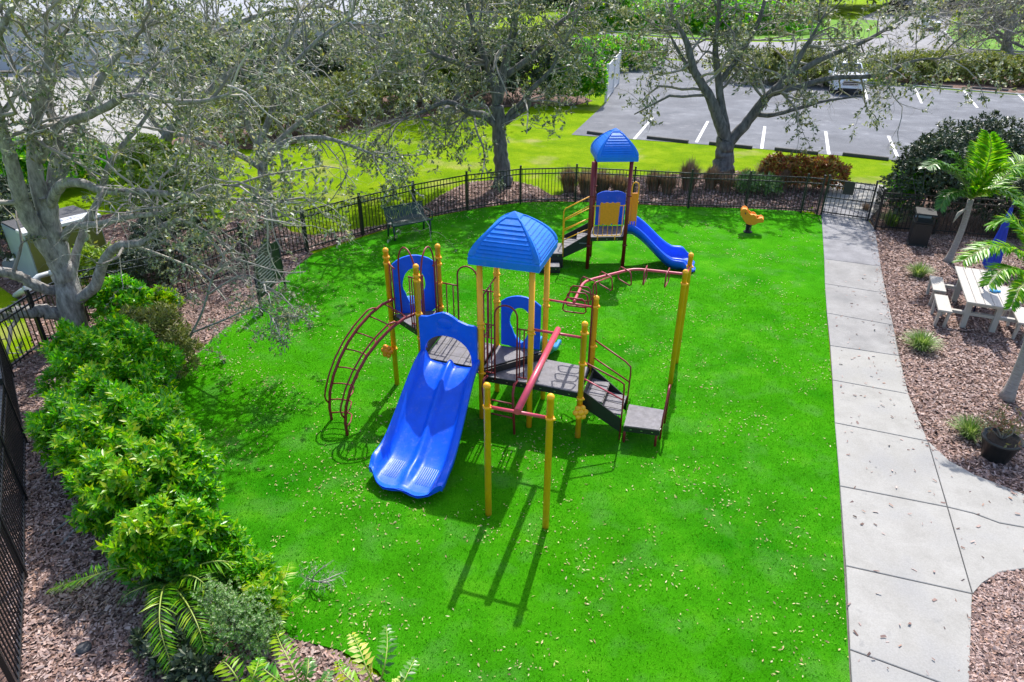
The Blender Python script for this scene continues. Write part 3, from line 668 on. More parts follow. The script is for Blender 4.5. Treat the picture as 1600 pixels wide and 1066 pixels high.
# arch climber on the left -------------------------------------
LA=v2(-3.09,9.83);LB=v2(-2.72,9.39); SA=P1.lerp(P2,.10);SB=P1.lerp(P2,.88)
arc=[(-.05,1.82),(.22,1.80),(.48,1.71),(.75,1.55),(.98,1.36),(1.18,1.12),(1.34,.86),(1.45,.58),(1.50,.28),(1.49,.0)]
def archp(S,Lg,t):
    d=(Lg-S).normalized(); k=t*(len(arc)-1); i=min(int(k),len(arc)-2); q=k-i; s=arc[i][0]*(1-q)+arc[i+1][0]*q; z=arc[i][1]*(1-q)+arc[i+1][1]*q
    return S+d*s+Z*z
for S,Lg in((SA,LA),(SB,LB)):
    rl=MB().tube([archp(S,Lg,i/27) for i in range(28)],.026,10).build('climber_rail',M['maroon'],ps)
    dd=(Lg-S).normalized(); o_=[]
    # thin hand rail offset outwards
    for i in range(24):
        t=.16+.70*i/23; p=archp(S,Lg,t); p2=archp(S,Lg,t+.01); tg=(p2-p).normalized(); nn=Vector((dd.x*-tg.z,dd.y*-tg.z,tg.dot(dd))); nn=nn.normalized()
        if nn.z<0 and i<5: nn=-nn
        nn=(dd*max(0,-tg.z)+Z*abs(tg.dot(dd))).normalized()
        k=.10*min(1,min(i,23-i)/1.5); o_.append(p+nn*k)
    MB().tube(o_,.015,8).build('hand_rail',M['maroon'],rl)
for i,t in enumerate([.10,.24,.37,.49,.61,.72,.83,.93]):
    a=archp(SA,LA,t); b=archp(SB,LB,t); m_=(a+b)/2; dd=(LA-SA).normalized(); inn=(-dd*(.10+.16*min(1,t*1.4))-Z*.10*(1-t))
    MB().tube([a,a.lerp(m_,.35)+inn*.55,a.lerp(m_,.9)+inn,b.lerp(m_,.9)+inn,b.lerp(m_,.35)+inn*.55,b],.0125,8).build('rung',M['maroon'],ps)
# flower play knobs
def flower(p,r,parent,m='yellow',nrmv=Vector((0,-1,.1))):
    rot=nrmv.normalized().to_track_quat('Z','Y').to_matrix(); mb=MB()
    mb.lathe(p,[(r*.42,-.03),(r*.45,0),(r*.40,.04),(r*.2,.05)],14,rot=rot)
    for k in range(6):
        a=k*math.pi/3; q=Vector((math.cos(a)*r*.62,math.sin(a)*r*.62,0)); mb.lathe(p+rot@q,[(r*.30,-.03),(r*.38,-.012),(r*.38,.016),(r*.26,.034),(.01,.038)],10,rot=rot)
    mb.build('flower_knob',M[m],parent)
flower(v2(-2.26,10.86,.80),.13,ps,'orange',Vector((-.6,-1,.2))); flower(v2(1.12,9.29,.58),.13,ps,'yellow',Vector((.2,-1,.35)))
# overhead crossbars
xb=lambda A,B,z,m='pink',r=.024:MB().tube([A+(B-A).normalized()*.05+Z*z,B-(B-A).normalized()*.05+Z*z],r,12).build('crossbar',M[m],ps)
xb(P9,P10,1.89);xb(TR,P5,1.89+.02,'pink',.022);xb(BR,P6,2.02,'pink',.02);xb(P8,P7,2.10,'pink',.02)
a=(P9+P10)/2+Z*1.93; b=(TR+P5)/2+Z*1.96
bm=MB().tube([a-(b-a).normalized()*.05,b+(b-a).normalized()*.05],.048,16).build('glide_beam',M['pink'],ps)
MB().box((a+b)/2-Z*.058,((b-a).length*.97,.018,.03),math.atan2((b-a).y,(b-a).x)).build('trolley_track',M['ltblue'],bm)
# curved overhead ring ladder
gb=[G(895,474,2.05),G(912,440,2.05),G(990,420,2.05),G(1073,428,2.05)]
gb[0]=v2(1.02,10.34,2.06); gb[3]=v2(3.12,11.44,2.10)
pts=[]
for i in range(3):
    A,B=gb[i],gb[i+1]
    for k in range(8): pts.append(A.lerp(B,k/8))
pts.append(gb[3])
for _ in range(2): pts=[pts[0]]+[(pts[i-1]+pts[i]*2+pts[i+1])/4 for i in range(1,len(pts)-1)]+[pts[-1]]
ob=MB().tube(pts,.026,12).build('overhead_beam',M['pink'],ps)
def on(t):
    k=t*(len(pts)-1); i=min(int(k),len(pts)-2); return pts[i].lerp(pts[i+1],k-i),(pts[i+1]-pts[i]).normalized()
for t in (.03,.12,.22,.36,.48,.61,.745,.885):
    p,tg=on(t); sd_=Vector((-tg.y,tg.x,0)).normalized()
    q=[p+sd_*.13+Z*.03,p+sd_*.17-Z*.02,p+sd_*.20-Z*.19,p+sd_*.16-Z*.23,p-sd_*.16-Z*.23,p-sd_*.20-Z*.19,p-sd_*.17-Z*.02,p-sd_*.13+Z*.03]
    MB().tube(q,.0135,8,closed=True).build('ring_rung',M['maroon'],ob)
# tall bent pole by P6
pp=P6+Vector((-.06,-.02,0)); MB().tube([pp+Z*.88,pp+Z*2.42,pp+Vector((.03,.02,2.47)),G(953,433,2.12)],.014,8).build('support_bar',M['maroon'],ps)
# stairs -------------------------------------------------------
sA=P5+Vector((.03,.10,0)); sB=P6+Vector((0,-.05,0)); eA=v2(1.78,9.26);eB=v2(1.97,9.84); zt=.80;ze=.36
def quadprism(a,b,za0,za1,zb0,zb1,th,name,m,parent):
    d=(b-a).normalized(); s=Vector((-d.y,d.x,0))*th/2
    V=[a+s+Z*za0,b+s+Z*zb0,b+s+Z*zb1,a+s+Z*za1,a-s+Z*za0,b-s+Z*zb0,b-s+Z*zb1,a-s+Z*za1]
    return MB().add(V,[(0,1,2,3),(7,6,5,4),(0,4,5,1),(1,5,6,2),(2,6,7,3),(3,7,4,0)]).build(name,m,parent)
quadprism(sA,eA,.60,.90,.22,.48,.02,'stringer',M['black'],ps); quadprism(sB,eB,.60,.92,.24,.50,.02,'stringer',M['black'],ps)
for k,(t0,t1,z) in enumerate([(.04,.50,.72),(.50,.98,.55)]):
    a0=sA.lerp(eA,t0);a1=sA.lerp(eA,t1);b0=sB.lerp(eB,t0);b1=sB.lerp(eB,t1)
    q=[a0.lerp(b0,.04),a1.lerp(b1,.04),a1.lerp(b1,.96),a0.lerp(b0,.96)]
    tr=MB().prism(q,z-.03,z).build('tread',M['deck'],ps)
    MB().prism([a0.lerp(b0,.05),a0.lerp(b0,.95),a0.lerp(b0,.95)+Vector((.012,-.004,0)),a0.lerp(b0,.05)+Vector((.012,-.004,0))],z+.003,z+.15).build('riser',M['black'],ps)
    for j in(1,2,3):
        s=j/4; a_=a0.lerp(b0,s);b_=a1.lerp(b1,s); MB().tube([a_+Z*(z+.003),b_+Z*(z+.003)],.004,5).build('groove',M['black'],tr)
deck([v2(1.80,9.16),v2(2.40,9.03),v2(2.60,9.66),v2(1.99,9.84)],.40,ps)
for p in(v2(2.36,9.13),v2(1.86,9.24),v2(2.54,9.62),v2(2.02,9.78)): MB().tube([p+Z*Z0,p+Z*.34],.021,10).build('leg',M['maroon'],ps)
def stairrail(A,E,pts,parent):
    MB().tube(pts,.0145,8).build('handrail',M['maroon'],parent)
lo1=v2(1.79,9.30)
dn=(lo1-P5).normalized(); q=lambda s,z:P5+dn*s+Z*z
MB().tube([q(.05,1.47),q(.60,1.18),q(.68,1.12),q(.69,1.02),q(.69,.02)],.0145,8).build('handrail',M['maroon'],ps); MB().tube([q(.05,1.17),q(.68,.82)],.0135,8).build('handrail',M['pink'],ps)
dn2=(v2(1.99,9.80)-P6).normalized(); q=lambda s,z:P6+dn2*s+Z*z
MB().tube([q(.03,1.42),q(.62,1.20),q(.72,1.13),q(.73,1.02),q(.72,.40)],.0145,8).build('handrail',M['maroon'],ps); MB().tube([q(.03,1.08),q(.72,.84)],.0135,8).build('handrail',M['maroon'],ps)
MB().tube([v2(2.46,9.25,.08),v2(2.47,9.27,.45),v2(2.56,9.50,.86),v2(2.60,9.62,.90),v2(2.64,9.72,.84),v2(2.62,9.70,.08)],.017,8).build('hand_loop',M['maroon'],ps)
# small seat scoop behind the left panel
MB().lathe(P1.lerp(P3,.5)+Vector((-.10,.12,1.52)),[(.04,0),(.13,.04),(.17,.16),(.15,.16),(.11,.06),(.02,.03)],16).build('seat_scoop',M['ltblue'],ps)
# ============================================================ BACK TOWER
B1=v2(1.93,16.60);B2=v2(2.85,16.66);K1=v2(2.09,17.5);K2=v2(3.01,17.56)
bt=empty('play_tower',(2.4,17,Z0),'small blue-roofed play tower on dark red posts near the back fence','play structure')
for p in(B1,B2,K1,K2): post(p,2.86,bt,'dkred',cap=False,clamps=(1.95,.66))
cx=(B1+B2+K1+K2)/4; ux=Vector((.998,.06,0));uy=Vector((-.06,.998,0))
# shear is small: use square roof aligned to the front edge
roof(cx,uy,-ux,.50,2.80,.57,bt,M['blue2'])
ps_save=ps; ps=bt
deck([B1,B2,K2,K1],.88,bt)
# blue back panel with two-hump top
x=(K2-K1).normalized(); pn=[(.08,.90),(.84,.90),(.84,1.72)]+[(.84-.76*i/16,1.72+.10*math.sin(math.pi*i/16)**.5*(.72+.28*abs(math.sin(math.pi*2*i/16)))) for i in range(1,16)]+[(.08,1.72)]
pn=pn[::-1]; MB().panel(K1,x,Z,pn[::-1],.03).build('panel',M['blue'],bt)
# front barrier
x=(B2-B1).normalized(); P=lambda s,z:B1+x*s+Z*z
fr=MB(); fr.tube([P(.05,1.70),P(.87,1.70)],.014,8); fr.build('top_rail',M['yellow'],bt)
MB().tube([P(.10,1.68),P(.10,.98),P(.13,.94),P(.17,.92),P(.75,.92),P(.79,.94),P(.82,.98),P(.82,1.68)],.013,8).build('rail_frame',M['yellow'],bt)
for k in range(5): s=.22+.12*k; MB().tube([P(s,.92),P(s,1.68)],.0095,6).build('baluster',M['yellow'],bt)
for s in(.22,.66): MB().tube([P(s,.92),P(s,.80)],.014,6).build('rail_foot',M['yellow'],bt)
opn=[(.24,1.22),(.30,1.22),(.33,1.27),(.36,1.22),(.52,1.22),(.55,1.27),(.58,1.22),(.70,1.22),(.71,1.50),(.72,1.78),(.66,1.80),(.60,1.77),(.54,1.80),(.47,1.77),(.40,1.80),(.33,1.77),(.26,1.80),(.23,1.77)]
MB().panel(B1-uy*.03,x,Z,opn,.03).build('game_panel',M['orange'],bt)
# right side : narrow barrier loop + slide
yr=(K2-B2).normalized(); q=lambda s,z,o=.17:B2+yr*s+x*o+Z*z
q=lambda o,z,s=.22:B2+yr*s+x*o+Z*z
MB().tube([q(.07,.92),q(.07,2.10),q(.09,2.19),q(.15,2.23),q(.22,2.19),q(.24,2.10),q(.24,.92)],.016,8).build('hand_loop',M['yellow'],bt)
MB().panel(q(0,0),x,Z,[(.09,1.22),(.22,1.22),(.22,1.95),(.09,1.95)],.03).build('infill_panel',M['orange'],bt)
MB().tube([q(.04,1.72),q(.27,1.72)],.013,8).build('top_rail',M['yellow'],bt)
for o_ in(.11,.17): MB().tube([q(o_,.92),q(o_,1.3)],.011,8).build('baluster',M['yellow'],bt)
MB().tube([q(.05,.92,.72),q(.05,1.7,.72),q(.09,1.78,.72),q(.2,1.78,.72)],.014,8).build('hand_loop',M['yellow'],bt)
ds=Vector((1,-.24,0)).normalized()
slide('double_slide',B2+x*.04+yr*.06,K2+x*.04-yr*.02,.92,ds,1.64,.12,1.10,bt,M['blue'],2,.24,.42,False,.17)
# left: stairs down to platform
pf=[v2(.70,16.62),v2(1.30,16.62),v2(1.34,17.45),v2(.74,17.45)]
deck(pf,.42,bt)
MB().prism([p+Vector((0,0,0)) for p in pf],.04,.33).build('platform_skirt',M['black'],bt)
deck([v2(.68,16.25),v2(1.22,16.25),v2(1.24,16.60),v2(.70,16.60)],.21,bt)
MB().prism([v2(.69,16.28),v2(1.21,16.28),v2(1.23,16.6),v2(.71,16.6)],.04,.12).build('step_skirt',M['black'],bt)
quadprism(v2(1.30,16.66),B1+Vector((-.03,.03,0)),.30,.55,.62,.95,.02,'stringer',M['black'],bt); quadprism(v2(1.34,17.44),K1+Vector((-.03,0,0)),.32,.62,.64,1.0,.02,'stringer',M['black'],bt)
for t0,t1,z in((.02,.5,.57),(.5,.98,.73)):
    a0=v2(1.30,16.68).lerp(B1,t0);a1=v2(1.30,16.68).lerp(B1,t1);b0=v2(1.34,17.42).lerp(K1,t0);b1=v2(1.34,17.42).lerp(K1,t1)
    MB().prism([a0,a1,b1,b0],z-.03,z).build('tread',M['deck'],bt); MB().prism([a0,a0+Vector((.015,0,0)),b0+Vector((.015,0,0)),b0],z-.14,z-.031).build('riser',M['deck'],bt)
for A,B,dz in((v2(1.29,16.66),B1,0),(v2(1.33,17.44),K1,0)):
    d_=(B-A); MB().tube([A+Z*.05,A+Z*1.28,A+d_*.06+Z*1.36,A+d_*.94+Z*1.70],.0155,8).build('handrail',M['yellow'],bt); MB().tube([A+Z*1.02,A+d_*.94+Z*1.38],.0135,8).build('handrail',M['yellow'],bt)
    MB().tube([A+d_*.0+Z*.78,A+d_*.94+Z*1.10],.0135,8).build('handrail',M['yellow'],bt)
ps=ps_save
# ============================================================ FENCES
pick=MB().box((0,0,.60),(.016,.016,1.12)).mesh('picket',M['fence'])
fpost=MB().box((0,0,.62),(.055,.055,1.22)).box((0,0,1.245),(.068,.068,.03),bev=.008).mesh('fence_post',M['fence'])
def fence(P,label,posts=None,sp=.105,zb=0.02):
    f=empty('fence',P[0],label,'fence','black picket fence around the playground')
    base=Vector(P[0])
    for i,(a,b) in enumerate(zip(P,P[1:])):
        a=Vector(a);b=Vector(b);d=b-a; an=math.atan2(d.y,d.x); L=d.length
        for z in(.12,.98,1.14): MB().box((a+b)/2+Z*(z+zb),(L-.05,.028,.032),an).build('rail',M['fence'],f)
        n=max(1,int(L/sp)); 
        for k in range(n):
            p=a+d*((k+.5)/n); link('picket',pick,f,mtx=Matrix.Translation(p+Z*zb)@Matrix.Rotation(an,4,'Z'))
        link('post',fpost,f,mtx=Matrix.Translation(a+Z*zb)@Matrix.Rotation(an,4,'Z'))
    link('post',fpost,f,mtx=Matrix.Translation(Vector(P[-1])+Z*zb)@Matrix.Rotation(an,4,'Z'))
    return f
fp=[(-7.87,14.54),(-6.80,16.38),(-5.59,17.65),(-4.33,18.95),(-2.97,20.20),(-1.45,21.30),(.24,22.05),(2.06,22.28),(3.91,22.0),(5.66,21.70),(7.46,21.55),(9.17,21.30),(9.62,21.15)]
fence([Vector((x,y,0)) for x,y in fp],'long curving black picket fence behind the bench and the blue-roofed tower')
fence([Vector(p) for p in[(-9.62,11.2,0),(-9.55,12.35,0),(-9.30,13.5,0),(-7.93,14.50,0)]],'black picket fence beside the big left oak trunk and its grey cabinet')
fence([Vector(p) for p in[(-5.25,4.65,0),(-6.22,6.30,0),(-7.12,7.75,0),(-7.95,9.1,0),(-9.45,11.12,0)]],'black picket fence running down the left edge beside the mulch')
fence([Vector(p) for p in[(10.80,19.72,0),(12.4,19.42,0),(14.1,19.0,0),(16.2,18.5,0)]],'black picket fence behind the bin and the picnic table')
# gate
gt=empty('gate',(9.7,21.1,0),'black picket gate with a dark plate, closing the path at the back','gate')
ga=v2(9.74,21.10);gb_=v2(10.93,20.50); d=gb_-ga; an=math.atan2(d.y,d.x)
for z in(.14,.62,1.0,1.16): MB().box((ga+gb_)/2+Z*z,(d.length,.03,.034),an).build('rail',M['fence'],gt)
for k in range(11): link('picket',pick,gt,mtx=Matrix.Translation(ga+d*((k+.5)/11)+Z*.04)@Matrix.Rotation(an,4,'Z'))
for p in(ga,gb_): link('post',fpost,gt,mtx=Matrix.Translation(p+Z*.04)@Matrix.Rotation(an,4,'Z'))
MB().box(ga+d*.46+Z*.98-Vector((.02,.03,0)),(.30,.008,.40),an).build('plate',M['fence'],gt)
g2=empty('fence',(10.98,20.45,0),'narrow black fence return between the gate and the bin','fence')
ga=v2(10.99,20.46);gb_=v2(10.83,19.78);d=gb_-ga;an=math.atan2(d.y,d.x)
for z in(.14,.98,1.16): MB().box((ga+gb_)/2+Z*z,(d.length,.03,.034),an).build('rail',M['fence'],g2)
for k in range(7): link('picket',pick,g2,mtx=Matrix.Translation(ga+d*((k+.5)/7)+Z*.02)@Matrix.Rotation(an,4,'Z'))
# ============================================================ BENCH
bn=empty('bench',(0,0,0),'dark green metal bench with strap seat and back, against the curved fence','bench')
Wb=1.25
for sx in(-1,1):
    MB().tube([(sx*(Wb/2-.06),-.22,0),(sx*(Wb/2-.06),-.20,.42)],.028,10).build('leg',M['bench'],bn,True); MB().tube([(sx*(Wb/2-.06),.24,0),(sx*(Wb/2-.06),.18,.42)],.028,10).build('leg',M['bench'],bn,True)
    MB().tube([(sx*Wb/2,-.24,.42),(sx*Wb/2,-.25,.62),(sx*Wb/2,-.20,.66),(sx*Wb/2,.12,.66),(sx*Wb/2,.24,.62)],.018,8).build('armrest',M['bench'],bn,True)
MB().tube([(-Wb/2,-.26,.43),(Wb/2,-.26,.43)],.022,10).build('seat_rail',M['bench'],bn,True); MB().tube([(-Wb/2,.36,.80),(Wb/2,.36,.80)],.022,10).build('back_rail',M['bench'],bn,True)
sp_=MB(); V=[]
prof=[(-.26,.44),(-.1,.425),(.08,.41),(.16,.43),(.24,.50),(.36,.80)]
for k,(y,z) in enumerate(prof): V+=[(-.023,y,z),(.023,y,z),(-.023,y,z-.012),(.023,y,z-.012)]
f=[]
for k in range(len(prof)-1): a=4*k; f+=[(a,a+1,a+5,a+4),(a+3,a+2,a+6,a+7),(a+2,a,a+4,a+6),(a+1,a+3,a+7,a+5)]
stm=MB().add(V,f).mesh('strap',M['bench'])
for k in range(22): link_local('strap',stm,bn,Matrix.Translation((-Wb/2+.05+k*(Wb-.1)/21,0,0)))
bn.location=Vector((-2.98,19.02,.03)); bn.rotation_euler=(0,0,math.radians(33))
# ============================================================ SPRING RIDER
sr=empty('spring_rider',(6.94,19.47,.03),'orange rocking rider on a black spring, alone on the turf near the back fence','spring rider')
hel=[Vector((6.94+.075*math.cos(a),19.47+.075*math.sin(a),.05+a/(2*math.pi)*.045)) for a in [i*.5 for i in range(72)]]
MB().tube(hel,.014,6).build('spring',M['black'],sr); MB().lathe((6.94,19.47,.03),[(.13,0),(.13,.02),(.05,.03)],16).build('base_plate',M['black'],sr)
rx=Matrix.Rotation(math.radians(-16),3,'Z')@Vector((1,0,0)); ryv=Vector((-rx.y,rx.x,0)); ro=v2(6.98,19.47,.04)
sil=[(-.33,.56),(-.34,.66),(-.30,.74),(-.22,.76),(-.16,.72),(-.11,.64),(-.03,.58),(.03,.60),(.09,.57),(.14,.49),(.20,.50),(.27,.52),(.33,.47),(.34,.40),(.28,.37),(.20,.36),(.12,.29),(.0,.26),(-.12,.29),(-.20,.38),(-.26,.47)]
for sy in(-.13,.13): MB().panel(ro+ryv*sy,rx,Z,[(a*1.0,b*.95) for a,b in sil],.045).build('side_board',M['orange'],sr)
for (a,zz,w_,l_,h_) in((-.235,.64,.22,.17,.10),(.03,.50,.22,.20,.05),(.26,.42,.22,.15,.09)): MB().box(ro+rx*a+Z*zz,(l_,w_,h_),math.radians(-16),bev=.03).build('seat' if a==.03 else 'pad',M['orange'],sr)
MB().tube([ro+rx*-.2-ryv*.26+Z*.60,ro+rx*-.2+ryv*.26+Z*.60],.014,8).build('handle',M['black'],sr)
MB().tube([ro+rx*.0-ryv*.24+Z*.24,ro+rx*.0+ryv*.24+Z*.24],.016,8).build('foot_rest',M['black'],sr)
# ============================================================ SIGN
sa=G(410,495);sb=G(447,456); sg=empty('rules_sign',sa,'tall black sign with a pointed top on two posts beside the turf','sign')
x=(sb-sa).normalized(); LnS=(sb-sa).length
MB().tube([sa,sa+Z*1.0],.03,8).build('post',M['fence'],sg); MB().tube([sb,sb+Z*1.35],.03,8).build('post',M['fence'],sg)
brd=[(0.02,.42),(LnS-.02,.42),(LnS-.02,1.32),(LnS*.72,1.36),(LnS*.62,1.55),(LnS*.5,1.62),(LnS*.3,1.45),(.1,1.25),(.02,1.18)]
sbo=MB().panel(sa,x,Z,brd,.03).build('board',M['fence'],sg)
nn=x.cross(Z).normalized()
for k in range(12):
    z=.52+k*.072; w_=(.95 if k<10 else .6)*random.uniform(.7,.95)
    for sg_ in(1,): MB().box(sa+x*(.12+w_*.5*1.05)+Z*z+nn*.018*sg_,(w_,.004,.022),math.atan2(x.y,x.x)).build('print_line',M['text'],sbo)
# ============================================================ PICNIC TABLE + umbrella + toy
pt=empty('picnic_table',(0,0,0),'cream plank picnic table with split bench seats on the mulch beside the path','picnic table')
for k in range(5): MB().box((0,-.34+k*.17,.735),(2.15,.163,.04),bev=.006).build('top_plank',M['cream'],pt,True)
for sx in(-1,1):
    MB().box((sx*.98,0,.69),(.04,.80,.07)).build('apron',M['cream'],pt,True)
    for sy in(-1,1): MB().box((sx*.72,sy*.28,.35),(.11,.11,.68),bev=.006).build('leg',M['cream'],pt,True)
    MB().box((sx*.72,0,.36),(.09,1.45,.07),bev=.005).build('crossbeam',M['cream'],pt,True)
for sy in(-1,1): MB().box((0,sy*.30,.655),(1.9,.04,.07)).build('apron',M['cream'],pt,True)
for sx in(-1,1):
    for sy in(-1,1):
        st_=MB().box((sx*.57,sy*.74,.43),(.90,.27,.045),bev=.006).build('seat',M['cream'],pt,True)
        for ex in(-.36,.36):
            mm=Matrix.Rotation(.22*(1 if ex>0 else -1),3,'Y'); 
            for ey in(-.09,.09): MB().box((sx*.57+ex,sy*.74+ey,.205),(.085,.05,.41),mtx=mm).build('seat_leg',M['cream'],st_,True)
        MB().box((sx*.57,sy*.74,.375),(.8,.04,.06)).build('seat_brace',M['cream'],st_,True)
pt.location=v2(10.42,14.05); pt.rotation_euler=(0,0,math.radians(67))
ub=G(1535,450,.756); um=empty('umbrella',ub,'folded blue umbrella standing in the picnic table, behind palm fronds','umbrella')
MB().tube([Vector((ub.x,ub.y,.1)),Vector((ub.x,ub.y,2.70))],.02,10).build('pole',M['navypole'],um)
MB().lathe((ub.x,ub.y,.98),[(.035,0),(.05,.03),(.05,.1),(.03,.14)],12).build('crank_hub',M['navypole'],um)
V=[];NR=26
pr=[(.03,2.58),(.045,2.4),(.07,2.1),(.10,1.8),(.125,1.5),(.135,1.28),(.10,1.22)]
for r,z in pr:
    for k in range(NR): a=2*math.pi*k/NR; rr=r*(1+.28*math.cos(a*8)*min(1,(2.7-z))); V.append((ub.x+rr*math.cos(a),ub.y+rr*math.sin(a),z+.03*math.cos(a*8)*(z<1.4)))
f=[(i*NR+k,(i+1)*NR+k,(i+1)*NR+(k+1)%NR,i*NR+(k+1)%NR) for i in range(len(pr)-1) for k in range(NR)]
MB().add(V,f,True).build('canopy',M['navy'],um); MB().lathe((ub.x,ub.y,2.66),[(.03,0),(.03,.03),(.01,.09)],10).build('finial',M['navypole'],um)
ty=G(1552,456,.756); to=MB(); to.lathe(ty,[(.05,0),(.08,.02),(.07,.05),(.02,.06)],12); to.lathe(ty+Vector((.10,-.02,0)),[(.03,0),(.045,.02),(.03,.045)],10); to.tube([ty+Vector((-.06,.05,.03)),ty+Vector((0,.08,.05)),ty+Vector((.08,.05,.03))],.012,6)
tag(to.build('toy',M['toy']),'small light blue plastic toy lying on the picnic table','toy')
# ============================================================ TRASH BIN
tb=empty('litter_bin',(0,0,0),'square black hooded litter bin on the mulch in front of the fence','bin')
MB().box((0,0,.36),(.46,.46,.66),bev=.03).build('body',M['bin'],tb,True); MB().box((0,0,.03),(.50,.50,.06),bev=.02).build('base',M['bin'],tb,True); MB().box((0,0,.70),(.50,.50,.05),bev=.015).build('collar',M['bin'],tb,True)
for sx in(-1,1):
    for sy in(-1,1): MB().box((sx*.215,sy*.215,.82),(.04,.04,.20)).build('corner_post',M['bin'],tb,True)
MB().box((0,.20,.82),(.40,.02,.19)).build('back_plate',M['cabgrey'],tb,True)
lid=MB(); V=[(-.27,-.27,.92),(.27,-.27,.92),(.27,.27,.94),(-.27,.27,.94),(-.25,-.25,.96),(.25,-.25,.96),(.25,.25,1.0),(-.25,.25,1.0)]
lid.add(V,[(3,2,1,0),(4,5,6,7),(0,1,5,4),(1,2,6,5),(2,3,7,6),(3,0,4,7)]).build('hood',M['bin'],tb,True)
for sx in(-.232,.232): MB().box((sx,0,.36),(.006,.34,.5),bev=.002).build('side_panel',M['bin'],tb,True)
MB().box((0,-.232,.36),(.34,.006,.5),bev=.002).build('side_panel',M['bin'],tb,True)
tb.location=v2(11.5,18.62); tb.rotation_euler=(0,0,math.radians(-22))
# ============================================================ TREES
def children(P,R,n,t0,t1,L,spread,up,K,r0f,seedv=None,droop=0.,wob=.25):
    """P (N,K0,3) parents; n children each -> (N*n,K,3), radii"""
    N,K0,_=P.shape; idx=np.repeat(np.arange(N),n); M_=len(idx)
    t=rng.uniform(t0,t1,M_)*(K0-1); i=np.minimum(t.astype(int),K0-2); q=(t-i)[:,None]
    st=P[idx,i]*(1-q)+P[idx,i+1]*q; tg=nrm(P[idx,i+1]-P[idx,i]); rr=(R[idx,i]*(1-q[:,0])+R[idx,i+1]*q[:,0])
    rnd=rng.normal(0,1,(M_,3)); rnd-=tg*(rnd*tg).sum(1,keepdims=True); rnd=nrm(rnd)
    d=nrm(tg*(1-spread)+rnd*spread+np.array([0,0,up])); Ls=L*rng.uniform(.55,1.25,M_)[:,None]
    out=[st]; p=st; 
    for k in range(1,K):
        d=nrm(d+rng.normal(0,wob,(M_,3))+np.array([0,0,-droop])); p=p+d*Ls/(K-1); out.append(p)
    C_=np.stack(out,1); r_=np.minimum(rr*r0f,rr)[:,None]*np.linspace(1,.35,K)[None,:]
    return C_,r_
